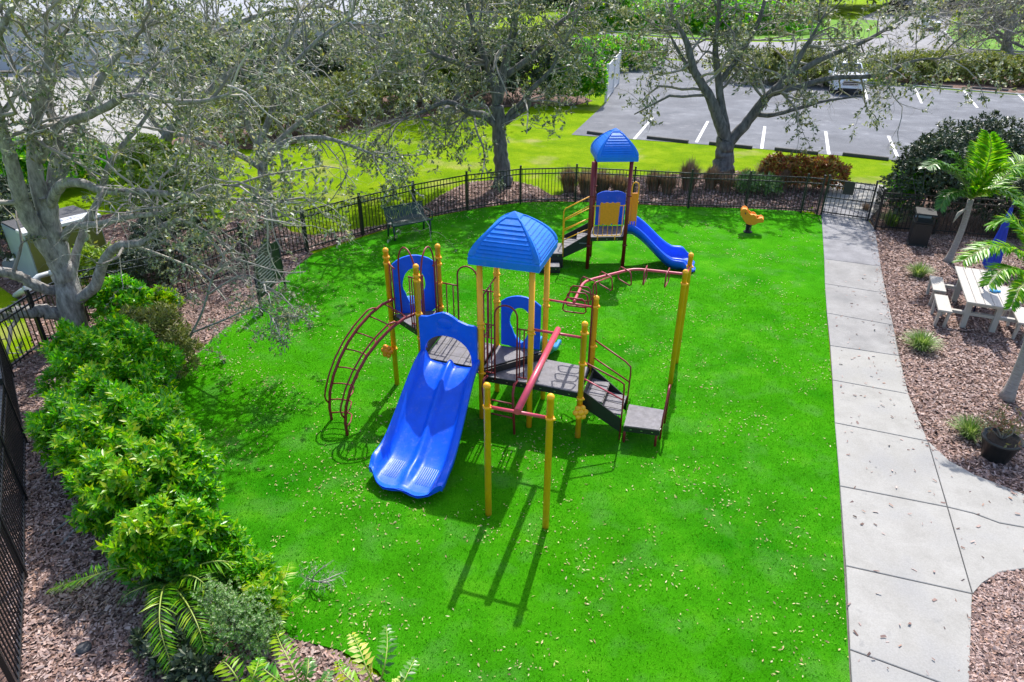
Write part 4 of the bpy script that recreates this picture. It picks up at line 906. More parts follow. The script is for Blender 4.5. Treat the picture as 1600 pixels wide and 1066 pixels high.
def tree(name,label,limbs,sz,nb,leaf,lm,density,group=None,cat='tree',bark='bark',droop=.05,twr=1.,leafL=.085,limb_n=10,lvl=(5,6,4),upb=.12,clump=.0,leafz=None,tmin=.2):
    """limbs: list of (points, r0, r1, spawn weight). sz: side-branch length"""
    root=empty(name,limbs[0][0][0],label,cat,group)
    mb=MB(); Ps=[];Rs=[]
    for li,(pts,ra,rb,wt) in enumerate(limbs):
        pts=[Vector(p) for p in pts]
        # catmull resample
        n=max(10,len(pts)*5); Q=[]
        for i in range(len(pts)-1):
            p0=pts[max(i-1,0)];p1=pts[i];p2=pts[i+1];p3=pts[min(i+2,len(pts)-1)]
            for k in range(6):
                t=k/6; Q.append(.5*((2*p1)+(p2-p0)*t+(2*p0-5*p1+4*p2-p3)*t*t+(3*p1-p0-3*p2+p3)*t**3))
        Q.append(pts[-1]); m_=len(Q)
        jit=[q+Vector(rng.normal(0,.12,3))*rb*(1 if 0<i<m_-1 else 0) for i,q in enumerate(Q)]
        rad=[ra+(rb-ra)*i/(m_-1) for i in range(m_)]
        if wt>0.3: rad=[x*(1 if i<m_*.72 else 1-.8*((i-m_*.72)/(m_*.28))) for i,x in enumerate(rad)]
        if li==0:
            rad=[r*(1+.5*math.exp(-i/2.2)) for i,r in enumerate(rad)]
        mb.tube(jit,[r*(1+random.uniform(-.05,.05)) for r in rad],12 if ra>.1 else 8)
        if wt>0:
            A=np.array([tuple(q) for q in jit]); ii=np.linspace(0,m_-1,limb_n); a=A[np.floor(ii).astype(int)]; 
            Ps.append((a,np.array(rad)[np.floor(ii).astype(int)],wt))
    tr=mb.build('trunk',M[bark],root)
    A1=[];B1=[]
    for a,r,wt in Ps:
        n=max(1,int(nb*wt)); c,rr=children(a[None],r[None],n,tmin,1.0,sz,.72,upb,7,.42,droop=droop); A1.append(c);B1.append(np.minimum(rr,.05*twr))
        if wt>.3:
            c,rr=children(a[None],r[None]+.03,5,.86,1.0,sz*.9,.45,upb,7,.5,droop=droop); A1.append(c);B1.append(np.minimum(rr,.035*twr))
    # limb tips continue
    A=np.concatenate(A1);B=np.concatenate(B1)
    c2,r2=children(A,B,lvl[0],.25,1,sz*.45,.62,upb*.6,6,.6,droop=droop,wob=.3); r2=np.minimum(r2,.012*twr)
    c3,r3=children(c2,r2,lvl[1],.2,1,sz*.22,.62,upb*.3,5,.6,droop=droop,wob=.34); r3=np.minimum(r3,.0048*twr)
    V1,F1=tubes_np(A,B,5); V2,F2=tubes_np(c2,r2,3); V3,F3=tubes_np(c3,r3,3)
    V=np.concatenate([V1,V2,V3]); F=np.concatenate([F1,F2+len(V1),F3+len(V1)+len(V2)])
    tw=link('branches',npmesh('branches',V,F,M['twig']),root); tw['kind']='stuff'
    # leaves
    if density>0:
        cc=np.concatenate([c3.reshape(-1,5,3)]); Nn=len(cc); nl=lvl[2]
        rep=np.repeat(np.arange(Nn),nl); 
        if density<1:
            # whole twigs keep or lose their leaves -> gaps and clumps
            f=np.sin(cc[:,2,0]*1.9+1.7*np.sin(cc[:,2,2]*1.3))+np.sin(cc[:,2,1]*1.6+cc[:,2,2]*2.1)+rng.normal(0,.7,Nn)
            ok=f>np.quantile(f,1-density); rep=rep[ok[rep]]
        t=rng.uniform(.15,1,len(rep))*4; i=np.minimum(t.astype(int),3); q=(t-i)[:,None]
        p=cc[rep,i]*(1-q)+cc[rep,i+1]*q; tg=nrm(cc[rep,i+1]-cc[rep,i]); d=nrm(tg*.6+rng.normal(0,.6,(len(rep),3))); up=rng.normal(0,.6,(len(rep),3))+np.array([0,0,1.])
        if leafz is not None: pass
        L=leafL*rng.uniform(.6,1.3,len(rep)); V,F=leaves_np(p,d,up,L,L*.46)
        fo=link('foliage',npmesh('foliage',V,F,M[lm]),root); fo['kind']='stuff'
        print(name,'leaves',len(rep),'twigs',Nn)
    return root
def Lp(pix,Ys): 
    """limb points from measured image positions and distances"""
    return [W(px,py,Y) for (px,py),Y in zip(pix,Ys)]
b1=G(118,530)
T1=[
 ([b1,W(108,450,12.80),W(92,400,12.80),W(78,350,12.75),W(68,300,12.70)],0.235,0.170,0),
 ([W(100,425,12.80),W(70,380,12.60),W(40,330,12.40),W(22,270,12.20),W(8,215,12.00),W(-5,150,11.80)],0.184,0.081,.8),
 ([W(75,345,12.75),W(60,290,12.70),W(52,230,12.70),W(58,170,12.60),W(75,100,12.40),W(70,20,12.20)],0.152,0.063,1),
 ([W(75,335,12.80),W(85,265,13.00),W(90,215,13.20),W(75,150,13.40),W(95,80,13.60),(W(85,0,13.80))],0.120,0.054,1),
 ([W(78,320,12.70),W(95,290,12.50),W(125,286,12.40),W(165,298,12.30),W(220,300,12.10),W(290,305,11.90),W(370,312,11.60),W(470,318,11.20)],0.104,0.032,1.2),
 ([W(62,250,12.70),W(90,200,12.60),W(150,175,12.40),W(210,150,12.20),W(300,160,12.00),W(380,140,11.80)],0.096,0.036,1.3),
 ([W(98,372,12.80),W(115,354,12.60),W(155,350,12.40),W(205,338,12.30),W(262,330,12.10),W(330,290,12.00),W(430,300,11.80)],0.080,0.027,.9),
 ([W(118,470,12.80),W(148,448,12.60),W(162,410,12.50),W(185,385,12.40),W(225,378,12.30),W(262,350,12.20),W(300,350,12.00),W(380,400,11.60)],0.120,0.032,.8),
 ([W(112,440,12.90),W(118,400,13.20),W(135,350,13.40),W(155,310,13.60),W(175,250,13.80),W(230,180,14.20),W(260,110,14.40)],0.096,0.036,1),
 ([W(95,455,12.80),W(60,448,12.50),W(30,432,12.30),W(-10,425,12.00),W(-80,430,11.60)],0.104,0.090,.05),
 ([W(100,495,12.80),W(70,486,12.50),W(35,488,12.30),W(-10,494,12.00),W(-90,500,11.60)],0.144,0.117,.05),
 ([W(90,300,13.00),W(110,230,13.20),W(150,140,13.40),W(180,90,13.60),(W(240,30,13.80))],0.088,0.036,1.2),
 ([W(8,215,12.00),W(-20,100,11.80),W(10,30,11.60),W(60,-60,11.40)],0.080,0.036,1),
]
tree('oak_tree','big grey oak with thick forked limbs in front of the olive cabinet',T1,1.8,9,'oak','oak',.52,leafL=.085,lvl=(4,5,14),droop=.03,tmin=.45)
# middle-left oaks behind the fence
b=G(425,352)
T4=[([b,W(420,310,19.8),W(412,270,19.8),W(405,225,19.7)],.17,.13,0),
 ([W(410,260,19.8),W(440,225,19.4),W(500,215,19),W(560,232,18.6),W(600,250,18.3)],.10,.025,1.2),
 ([W(405,230,19.7),W(380,180,19.6),W(350,110,19.4),W(330,40,19.2)],.11,.04,1.2),
 ([W(405,225,19.7),W(430,160,20),W(440,90,20.2),W(470,20,20.3)],.11,.04,1.2),
 ([W(410,245,19.7),W(470,190,20),W(540,150,20.2),W(600,110,20.3)],.09,.03,1.2),
 ([W(412,265,19.7),W(360,235,19.5),W(300,215,19.2),W(240,200,19)],.09,.03,1.0),
 ([W(440,120,20),W(500,60,19.8),W(560,20,19.6)],.07,.03,1)]
tree('oak_tree','twiggy oak with a thin straight trunk behind the fence, left of the bench',T4,2.3,8,'oak','oak',.52,leafL=.115,lvl=(4,5,13))
b=G(787,291)
T2=[([b,W(784,250,24.2),W(780,205,24.2),W(777,165,24.2)],.26,.22,0),
 ([W(778,198,24.2),W(755,180,24.0),W(735,176,23.8),W(700,160,23.6),W(660,175,23.4),W(610,195,23)],.15,.04,1.0),
 ([W(777,165,24.2),W(772,130,24.2),W(760,100,24.2),W(740,40,24.2),W(720,-30,24.2)],.17,.07,1),
 ([W(778,160,24.2),W(788,110,24.4),W(800,60,24.4),W(810,0,24.4),W(820,-60,24.4)],.17,.07,1),
 ([W(781,200,24.2),W(800,175,24.2),W(815,162,24.0),W(830,140,23.8),W(860,110,23.6),W(885,60,23.4)],.13,.05,.7),
 ([W(786,195,24.2),W(810,178,24.1),W(826,165,24.0),W(826,150,23.9)],.10,.06,.1),
 ([W(788,120,24.4),W(840,80,24.6),W(870,40,24.8),W(910,10,25)],.12,.05,.8),
 ([W(770,130,24.2),W(720,100,24),W(670,80,23.8),W(640,30,23.6)],.12,.04,1)]
tree('oak_tree','dense-crowned oak with one straight trunk, left of the small blue-roofed tower',T2,2.3,15,'oak','oak',.68,bark='bark2',leafL=.13,lvl=(5,5,13),tmin=.35)
b=G(1130,272)
T3=[([b,W(1131,245,26.1),W(1135,215,26.1)],.36,.32,0),
 ([W(1137,225,26.1),W(1122,185,26),W(1108,150,25.9),W(1085,110,25.8),W(1070,60,25.7),W(1040,10,25.6)],.24,.07,1.0),
 ([W(1137,218,26.1),W(1128,170,26.2),W(1122,120,26.3),W(1118,60,26.4),W(1130,-20,26.4)],.18,.07,1.1),
 ([W(1140,222,26.1),W(1168,190,26.0),W(1195,155,25.8),W(1225,125,25.6),W(1255,80,25.4),W(1290,20,25.2)],.22,.07,1.3),
 ([W(1180,178,26.0),W(1205,180,25.7),W(1245,170,25.4),W(1290,158,25.1),W(1345,150,24.8)],.10,.03,.1),
 ([W(1200,148,25.8),W(1250,135,25.5),W(1300,122,25.2),W(1370,118,24.8),W(1430,95,24.5),W(1490,90,24.2)],.12,.035,.7),
 ([W(1112,160,26),W(1090,125,26.2),W(1060,80,26.3),W(1045,50,26.4)],.10,.04,.6),
 ([W(1225,125,25.6),W(1290,90,25.4),W(1360,60,25.2),W(1420,20,25)],.12,.04,1.1),
 ([W(1123,130,26.3),W(1160,80,26.4),W(1190,20,26.5),W(1200,-40,26.5)],.11,.05,1)]
tree('oak_tree','wide oak by the parking lot, its trunk splitting low into two heavy limbs',T3,2.4,11,'oak','oak',.62,bark='bark2',leafL=.13,lvl=(5,5,13),tmin=.4)
# thin dark trunks farther back at top centre
tree('oak_tree','leaning dark-trunked oak in the shrubs left of the dense-crowned oak',[([G(700,178),W(680,150,38),W(655,115,38),W(640,70,38),W(640,0,38)],.28,.12,1),([W(660,120,38),W(610,80,38),W(560,50,38),W(520,10,38)],.16,.06,1),([W(655,110,38),W(700,50,38),W(720,-20,38)],.16,.06,1)],3.6,12,'oak','oak',.55,leafL=.2,twr=1.6,lvl=(5,5,6))
tree('oak_tree','upright dark oak trunk among yellow-green shrubs at top centre',[([G(715,160),W(714,110,41),W(710,60,41),W(700,0,41)],.28,.14,1),([W(712,80,41),W(760,40,41),W(800,0,41)],.15,.06,1),([W(712,70,41),W(670,20,41),(W(640,-30,41))],.15,.06,1)],3.6,10,'oak','oak',.55,leafL=.2,twr=1.6,lvl=(5,5,6))
tree('oak_tree','twiggy oak over the road at the upper left, behind the big spreading oak',[([G(245,285),W(255,230,24),W(280,180,24),W(300,120,24),W(330,40,24)],.22,.10,1),([W(270,200,24),W(320,150,24),W(380,100,24),W(450,60,24)],.13,.05,1.3),([W(262,215,24),W(215,160,24),W(160,100,24),W(110,40,24)],.13,.05,1.2),([W(290,150,24),W(240,80,24),W(220,10,24)],.11,.05,1),([W(320,60,24),W(420,20,24),W(520,10,24)],.10,.04,1.2)],3.0,9,'oak','oak',.62,leafL=.14,twr=1.2,lvl=(4,5,12),tmin=.3)
tree('bare_tree','brownish nearly bare tree on the grass island at the top right corner',[([G(1572,80),W(1576,50,68),W(1590,10,68)],.4,.2,.5),([W(1576,48,68),W(1540,20,68),W(1500,0,68)],.25,.08,1),([W(1577,45,68),W(1620,20,68),W(1660,0,68)],.25,.08,1),([W(1578,50,68),W(1560,10,68),W(1550,-30,68)],.25,.1,1)],6.5,22,'oak','oak2',.45,leafL=.28,twr=2.8,lvl=(6,6,4))
# bare twigs hanging over the left of the turf belong to low limbs of a thin branchy sapling
b=G(290,560)
tree('sapling','small grey twiggy sapling leaning over the turf edge by the sign',[([G(272,585),W(290,540,11.6),W(315,490,11.7),W(330,440,11.7),W(340,420,11.7)],.03,.012,.8),([W(300,520,11.6),W(350,500,11.4),W(400,480,11.2),W(430,500,11)],.022,.008,1),([W(325,460,11.7),W(380,430,11.5),W(420,450,11.3)],.018,.006,.7),([W(330,440,11.7),W(290,400,11.9),W(260,380,12)],.022,.008,1)],.75,10,'oak','oak',.6,leafL=.06,lvl=(4,4,8),twr=.7,droop=.08,cat='small tree')
# ============================================================ SHRUBS
def shrub_mesh(ells,nros,leafL,width,nper,m,name='foliage',spread=.9,inner=.35,fold=True,upb=.35,bump=.16):
    """rosettes of leaves over the surface and through the volume of overlapping ellipsoids"""
    pos=[];nor=[]
    tot=sum(e[3]*e[4] for e in ells)
    for (cx_,cy_,cz_,rx,ry,rz) in ells:
        n=int(nros*rx*ry/sum(e[3]*e[4] for e in ells)); d=nrm(rng.normal(0,1,(n,3))); d[:,2]=np.where(d[:,2]<-.45,-d[:,2],d[:,2])
        rr=1-inner*rng.random(n)**1.6+bump*np.sin(d[:,0]*5+d[:,1]*3+cx_*3)*np.cos(d[:,2]*6+d[:,1]*4)
        pos.append(np.array([cx_,cy_,cz_])+d*rr[:,None]*np.array([rx,ry,rz])); nor.append(nrm(d/np.array([rx,ry,rz])))
    pos=np.concatenate(pos);nor=np.concatenate(nor); ok=pos[:,2]>.03; pos=pos[ok];nor=nor[ok]; nor=nrm(nor+np.array([0,0,upb])+rng.normal(0,.25,nor.shape))
    N=len(pos); rep=np.repeat(np.arange(N),nper); k=np.tile(np.arange(nper),N)
    X=nrm(np.cross(nor,np.array([.3,.5,.81]))); Y=np.cross(nor,X); an=k*2.4+rng.uniform(0,6.28,N)[rep]; el=spread*(.45+.55*k/nper)[:,None]
    d=nor[rep]*(1-el*.75)+ (X[rep]*np.cos(an)[:,None]+Y[rep]*np.sin(an)[:,None])*el+rng.normal(0,.12,(len(rep),3))
    L=leafL*rng.uniform(.65,1.2,len(rep)); p=pos[rep]+nor[rep]*rng.uniform(-.6,.2,len(rep))[:,None]*leafL
    V,F=leaves_np(p,d,nor[rep]+rng.normal(0,.3,(len(rep),3)),L,L*width,fold,.12)
    return npmesh(name,V,F,M[m]),pos,nor
def stems(base,tops,r,parent,m='bark'):
    mb=MB()
    for t in tops:
        md=base.lerp(t,.5)+Vector((random.uniform(-.1,.1),random.uniform(-.1,.1),0)); mb.tube([base,md,t],[r,r*.7,r*.3],6)
    mb.build('stem',M[m],parent)
def shrub(name,label,ells,nros,leafL,width,nper,m,group=None,cat='shrub',**k):
    e0=ells[0]; root=empty(name,(e0[0],e0[1],0),label,cat,group)
    me,pos,nor=shrub_mesh(ells,nros,leafL,width,nper,m,**k); o=link('foliage',me,root); o['kind']='stuff'
    for e in ells: stems(Vector((e[0],e[1],0)),[Vector((e[0]+random.uniform(-.5,.5)*e[3],e[1]+random.uniform(-.5,.5)*e[4],e[2]+e[5]*.45)) for _ in range(4)],.02,root)
    return root,pos,nor
def clusters(root,pos,nor,n,leafL,m,width=.36,pick=None):
    """the largest shoot tips as separate leaf clusters"""
    meshes=[]
    for v in range(4):
        nper=8; k=np.arange(nper); an=k*2.4; el=.35+.6*k/nper
        d=np.column_stack([np.cos(an)*el,np.sin(an)*el,1-el*.7])+rng.normal(0,.1,(nper,3)); L=leafL*rng.uniform(.8,1.2,nper)
        V,F=leaves_np(np.zeros((nper,3))+np.array([0,0,.01])*k[:,None],d,np.tile([0,0,1.],(nper,1))+rng.normal(0,.2,(nper,3)),L,L*width,True,.12)
        meshes.append(npmesh('leaf_cluster',V,F,M[m]))
    d2=pos[:,1]+np.abs(pos[:,0])*.2-pos[:,2]*1.5; idx=np.argsort(d2)[:n*5]; rng.shuffle(idx)
    for i in idx[:n]:
        q=Vector(nor[i]).to_track_quat('Z','Y').to_matrix().to_4x4()@Matrix.Rotation(random.random()*6,4,'Z')
        link('leaf_cluster',meshes[i%4],root,mtx=Matrix.Translation(Vector(pos[i])+Vector(nor[i])*leafL*.5)@q)
def E(px,py,z,rx,ry,rz,top=True):
    c=G(px,py,z); return (c.x,c.y,z-rz*.0,rx,ry,rz)
# main hedge, left of the turf: four rounded shrubs
GH='glossy hedge shrubs left of the turf'
r_,p_,n_=shrub('hedge_shrub','glossy green rounded hedge shrub nearest the oak trunk, top of the left hedge row',[E(150,575,.95,.75,.75,.80),E(205,585,.90,.75,.7,.75),E(175,620,.85,.7,.6,.6)],2300,.12,.36,9,'hedge',group=GH,bump=.22); clusters(r_,p_,n_,30,.12,'tipyel')
r_,p_,n_=shrub('hedge_shrub','broad glossy green hedge shrub in the middle of the left hedge row beside the mulch',[E(135,665,.75,.72,.65,.66),E(200,680,.85,.8,.7,.66),E(235,655,.6,.5,.6,.55),E(165,720,.75,.6,.5,.6)],2800,.12,.36,9,'hedge',group=GH,bump=.22); clusters(r_,p_,n_,35,.12,'tipyel')
r_,p_,n_=shrub('hedge_shrub','yellow-tipped hedge shrub bulging towards the turf, above the palm fronds',[E(190,780,.72,.55,.5,.62),E(260,750,.8,.62,.6,.64),E(290,790,.6,.42,.45,.5)],2300,.115,.36,9,'hedge',group=GH,bump=.22); clusters(r_,p_,n_,70,.12,'tipyel')
r_,p_,n_=shrub('hedge_shrub','lowest hedge shrub of the left row with large leaves over the palm fronds',[E(235,850,.66,.42,.4,.5),E(300,845,.6,.45,.4,.48),E(345,855,.45,.28,.3,.36)],1500,.115,.38,9,'hedge',group=GH,bump=.22); clusters(r_,p_,n_,40,.12,'tipyel')
shrub('shrub','loose olive-green shrub with thin upright leaves behind the glossy hedge',[E(235,530,.6,.7,.6,.65),E(270,560,.4,.5,.5,.5)],1100,.13,.2,7,'olive')
r_,p_,n_=shrub('shrub','bright broad-leaved bush just right of the oak trunk base',[E(187,470,.7,.6,.5,.45)],420,.15,.36,8,'hedge')
shrub('shrub','small bright yellow-green bush in the mulch behind the hedge',[E(258,470,.3,.32,.28,.28)],150,.13,.4,8,'tipyel')
shrub('shrub','bright green bush growing at the front of the olive cabinet',[E(145,425,.5,.8,.5,.55),E(190,410,.4,.6,.5,.4)],700,.13,.36,8,'shrub')
shrub('shrub','dark bushy shrub behind the oak at the right side of the cabinet',[E(265,370,.7,1.0,.8,.8),E(215,420,.5,.9,.6,.55)],1500,.10,.4,8,'dkshrub')
shrub('shrub','large lime-green bush on the lawn above the cabinet, left of the twiggy oak',[E(245,265,.8,1.4,1.1,1.0),E(285,290,.6,1.1,1.0,.8)],1800,.16,.45,8,'shrub')
shrub('shrub','yellow-green hedge clump behind the big oak trunk at the left edge',[E(45,265,.8,1.6,.9,.9),E(120,262,.6,1.5,.9,.8),E(-10,260,.8,1.3,.9,.9)],2400,.18,.4,8,'hedge')
shrub('shrub','dark green shrubs mass left of the grey cabinet',[E(-5,370,.8,1.2,1.0,.95),E(20,330,.8,1.1,.9,.9)],1500,.12,.45,8,'dkshrub')
shrub('shrub','fine-leaved pale green shrub with bare grey twigs beside the large palm frond',[E(380,975,.45,.38,.34,.40),E(345,945,.4,.28,.26,.33),E(410,1000,.3,.25,.25,.28)],1300,.035,.5,8,'fineshrub',inner=.7,bump=.25)
tree('sapling','low bare grey twigs rising through the fine-leaved shrub near the bottom left',[([G(395,1045),W(390,1000,5.9),W(375,960,5.95)],.008,.004,1),([G(395,1045),W(420,980,5.9),W(470,930,6.1),W(490,905,6.2)],.007,.003,.7),([G(393,1045),W(360,1000,5.8),(W(330,990,5.8))],.007,.003,.8)],.42,10,'twig','fineshrub',.4,leafL=.03,twr=.25,lvl=(4,4,4),cat='small tree')
# background planting, top
def band(name,label,pts,rx,ry,rz,z,n,L,wd,m,group=None,**k):
    return shrub(name,label,[(G(px,py).x,G(px,py).y,z,rx,ry,rz) for px,py in pts],n,L,wd,7,m,group=group,cat='hedge' if 'hedge' in label else 'shrub',**k)
band('hedge','trimmed bright green hedge block left of the white fence panel',[(880,163),(900,164),(918,165)],1.0,.95,1.3,1.2,3200,.17,.5,'hedge',bump=.04)
band('hedge','bright green low hedge behind the trimmed block, by the lot entrance',[(905,112),(930,108),(960,106),(985,104)],2.4,2.4,1.3,.8,2600,.26,.5,'hedge')
band('shrub','dark green shrubs in the bed behind the dense-crowned oak',[(700,150),(740,155),(800,158),(850,160)],2.6,1.8,1.9,1.4,3600,.22,.4,'dkshrub')
band('shrub','yellow-green willowy shrubs under the oaks at top centre',[(620,165),(655,160),(700,135),(740,140),(770,130),(640,120)],2.2,1.6,1.7,1.2,3800,.24,.3,'shrub')
band('shrub','olive shrubs in the bed above the lawn, left of top centre',[(480,205),(530,195),(580,180),(440,215),(360,225)],2.2,1.4,1.3,.9,3400,.2,.35,'olive')
band('shrub','dark shrubs in front of the pale building',[(420,150),(500,140),(570,130),(360,150)],3.0,2.0,1.8,1.2,3000,.26,.4,'dkshrub')
band('hedge','long olive-green hedge row beyond the far stalls at the right',[(1395,128),(1430,126),(1470,125),(1510,127),(1550,130),(1600,134),(1650,138)],2.5,1.5,1.1,.7,4200,.22,.4,'olive')
band('shrub','dark shrub mass behind the white car beneath the forked oak',[(1180,128),(1230,130),(1265,132)],2.6,1.8,1.2,.8,2200,.24,.4,'olive')
band('hedge','bright green hedge along the far road, behind the forked oak',[(950,38),(1000,44),(1060,48),(1120,50),(1180,50)],7,4,2.0,1.2,4000,.5,.45,'hedge')
band('shrub','tall dark trees screen at the top behind the road',[(560,50),(640,48),(720,48),(800,48),(880,44),(960,30)],8,5,6,5,5200,.7,.45,'dkshrub')
band('shrub','grey-green tree belt behind the far road at the top right',[(1060,22),(1150,22),(1240,22),(1330,18),(1400,-5)],11,7,7,5,4800,.9,.4,'olive')
band('shrub','dark green tree belt at the top right corner beyond the grass',[(1530,22),(1600,30),(1680,36)],9,6,6,4,2600,.8,.4,'dkshrub')
band('shrub','distant line of mixed trees closing the view at the very top',[(x_,9) for x_ in range(-150,1800,90)],22,10,9,8,9000,1.5,.5,'dkshrub')
band('shrub','tree line behind the pale building at the top left',[(x_,36) for x_ in range(-100,560,60)],9,6,7,6,5000,.9,.5,'olive')
# far grass strips (bright green)
g_=ramp_ground('far_green_grass',[(.3,(.07,.20,.006)),(.7,(.13,.28,.01))],.3,bump=.4)
sheet('grass_verge',poly([(940,30),(1200,30),(1330,42),(1325,60),(1230,64),(1010,56),(935,48)]),.03,g_)
sheet('grass_verge',poly([(1478,50),(1492,66),(1520,77),(1600,81),(1850,88),(1850,40),(1560,20),(1500,30)]),.03,g_)
sheet('grass_verge',poly([(1265,30),(1370,32),(1378,60),(1330,62)]),.034,g_)
# ornamental grasses behind the fence
def tuft(name,label,p,h,rad,n,m,wd,cat,group=None,arch=.6,parent_scale=1):
    root=empty(name,(0,0,0),label,cat,group); K=5
    a=rng.uniform(0,2*np.pi,n); lean=rng.uniform(.05,1,n)**.8*arch; L=h*rng.uniform(.65,1.1,n)
    base=np.column_stack([np.cos(a)*rad*rng.random(n)*.35,np.sin(a)*rad*rng.random(n)*.35,np.zeros(n)])
    pts=[]
    for k in range(K):
        t=k/(K-1); out=(lean*(t**1.6))[:,None]*rad*1.0; z=L*(t-.55*lean*t*t)
        pts.append(base+np.column_stack([np.cos(a),np.sin(a),np.zeros(n)])*out+np.column_stack([np.zeros(n),np.zeros(n),z]))
    P=np.stack(pts,1); side=np.column_stack([-np.sin(a),np.cos(a),np.zeros(n)])[:,None,:]; wv=(wd*np.array([.7,1,.9,.6,.05]))[None,:,None]
    V=np.stack([P-side*wv/2,P+side*wv/2],2).reshape(-1,3); idx=np.arange(n*K*2).reshape(n,K,2)
    F=np.stack([idx[:,:-1,0],idx[:,:-1,1],idx[:,1:,1],idx[:,1:,0]],-1).reshape(-1,4)
    o=link_local('blades',npmesh('blades',V,F,M[m]),root); o['kind']='stuff'; root.location=p; return root
gp_=[((935,289),.9,.5),((1120,286),.7,.4),((885,285),.9,.5),((912,290),.95,.55),((1012,284),.75,.45),((1033,288),.8,.45),((1064,284),1.15,.5),((1098,282),.85,.42),((1148,280),.7,.4),((1180,276),1.0,.55),((1205,282),.9,.5),((960,292),.85,.5)]
lb=['dry grass clump behind the left red post of the small tower','low dry grass clump just left of the forked oak trunk base','dry grass clump behind the fence, leftmost of the brown row','dry grass clump behind the fence beside the tower left post','short dry grass clump behind the fence right of the tower','dry grass clump between the tower slide and the tallest clump','tallest brown dry grass clump behind the fence','narrow dry grass clump left of the forked oak trunk','thin dry grass clump just right of the forked oak trunk','wide dry grass clump left of the croton hedge','dry grass clump touching the croton hedge','dry grass clump behind the blue-roofed tower']
first=None
for (p,h,r),l in zip(gp_,lb):
    o=tuft('dry_grass_clump',l,G(*p)+Vector((0,-1.1,0)),h*1.05,r*1.1,800,'drygrass',.026,'grass clump','dry grass clumps behind the fence',.75)
band('hedge','red and yellow croton hedge behind the fence near the gate',[(1212,292),(1240,294),(1270,298),(1292,300)],.62,.55,.62,.50,1500,.14,.4,'croton')
band('shrub','low green plants behind the fence right of the forked oak',[(1165,300),(1195,305)],.5,.4,.35,.3,500,.14,.25,'fineshrub')
tuft('grass_clump','small dark liriope tuft with blue-green blades near the bin',G(1434,432),.42,.38,420,'grass',.012,'grass clump',arch=.95)
tuft('grass_clump','bright green liriope tuft beside the path, nearest the picnic seats',G(1437,545),.45,.42,480,'grass',.013,'grass clump',arch=.98)
tuft('grass_clump','green grass tuft growing behind the black pot',G(1512,682),.42,.36,420,'grass',.011,'grass clump',arch=.98)
tuft('grass_clump','dark grass tuft behind the fence left of the bin',G(1392,352),.55,.5,420,'grass',.014,'grass clump',arch=.95)
tuft('grass_clump','long-leaved tuft outside the gate beside the path',G(1352,330),.35,.3,150,'drygrass',.012,'grass clump',arch=.9)
# right shrubs
band('shrub','large dark-leaved rounded bush behind the right fence and the bin',[(1460,335),(1500,320),(1535,335),(1430,350)],1.2,1.05,1.6,1.15,4800,.12,.45,'dkshrub')
band('shrub','bright green bush at the left of the large dark bush by the gate',[(1405,335),(1412,320)],.55,.5,.75,.75,900,.12,.42,'hedge')
band('shrub','deep green shrubs behind the fence at the right edge',[(1560,360),(1600,365),(1650,370)],1.1,.9,1.0,.7,1800,.13,.4,'dkshrub')
# ============================================================ FRONDS
def frond_np(P,side,L,wd,n,droop=.35,vee=.5,ang=.8,tipL=.35,jit=.12):
    """P: rachis points; leaflet pairs along it"""
    P=np.array([tuple(p) for p in P]); d=np.r_[0,np.cumsum(np.linalg.norm(np.diff(P,axis=0),axis=1))]; s=np.linspace(.06,1,n)*d[-1]
    C_=np.stack([np.interp(s,d,P[:,i]) for i in range(3)],1); T=nrm(np.gradient(C_,axis=0)); S=nrm(np.cross(T,np.tile([0,0,1.],(n,1)))); Un=np.cross(S,T)
    Vs=[];Fs=[];b=0
    prof=np.sin(np.linspace(.25,2.95,n))*(1-tipL)+tipL
    for sg_ in(-1,1):
        dd=nrm(T*ang+S*sg_+Un*vee*rng.uniform(.3,1,(n,1))+rng.normal(0,jit,(n,3))-np.array([0,0,droop])*rng.uniform(.2,1,(n,1)))
        V,F=leaves_np(C_,dd,Un+rng.normal(0,.15,(n,3)),L*prof*rng.uniform(.85,1.1,n),np.full(n,wd),True,.22); Vs.append(V);Fs.append(F+b);b+=len(V)
    return np.concatenate(Vs),np.concatenate(Fs)
def frond(parent,pts,L,wd,n,m='palm',name='frond',rr=.012,**k):
    pts=[Vector(p) for p in pts]; Q=[]
    for i in range(len(pts)-1):
        p0=pts[max(i-1,0)];p1=pts[i];p2=pts[i+1];p3=pts[min(i+2,len(pts)-1)]
        for j in range(5): t=j/5; Q.append(.5*((2*p1)+(p2-p0)*t+(2*p0-5*p1+4*p2-p3)*t*t+(3*p1-p0-3*p2+p3)*t**3))
    Q.append(pts[-1]); V,F=frond_np(Q,None,L,wd,n,**k); o=link(name,npmesh(name,V,F,M[m]),parent)
    MB().tube(Q,[rr*(1-.8*i/len(Q)) for i in range(len(Q))],6).build('rachis',M['rachis'],o); return o
def palm(name,label,base,top,r,fr,L,wd,n,group=None,bark='greybark'):
    root=empty(name,base,label,'palm',group); md=base.lerp(top,.5)+Vector((.06,0,0))
    P=[base,base.lerp(md,.15),md,top]; MB().tube([base+(top-base)*t+Vector((.06*math.sin(t*math.pi),0,0)) for t in [i/14 for i in range(15)]],[r*1.7,r*1.35,r*1.12]+[r*(1.03-.012*i+.03*(i%2)) for i in range(12)],12).build('trunk',M[bark],root)
    for f_ in fr: frond(root,[top]+[Vector(q) for q in f_[0]],L*f_[1],wd,n,f_[2] if len(f_)>2 else 'palm')
    return root
bA=G(1480,410); tA=W(1517,312,17.3)
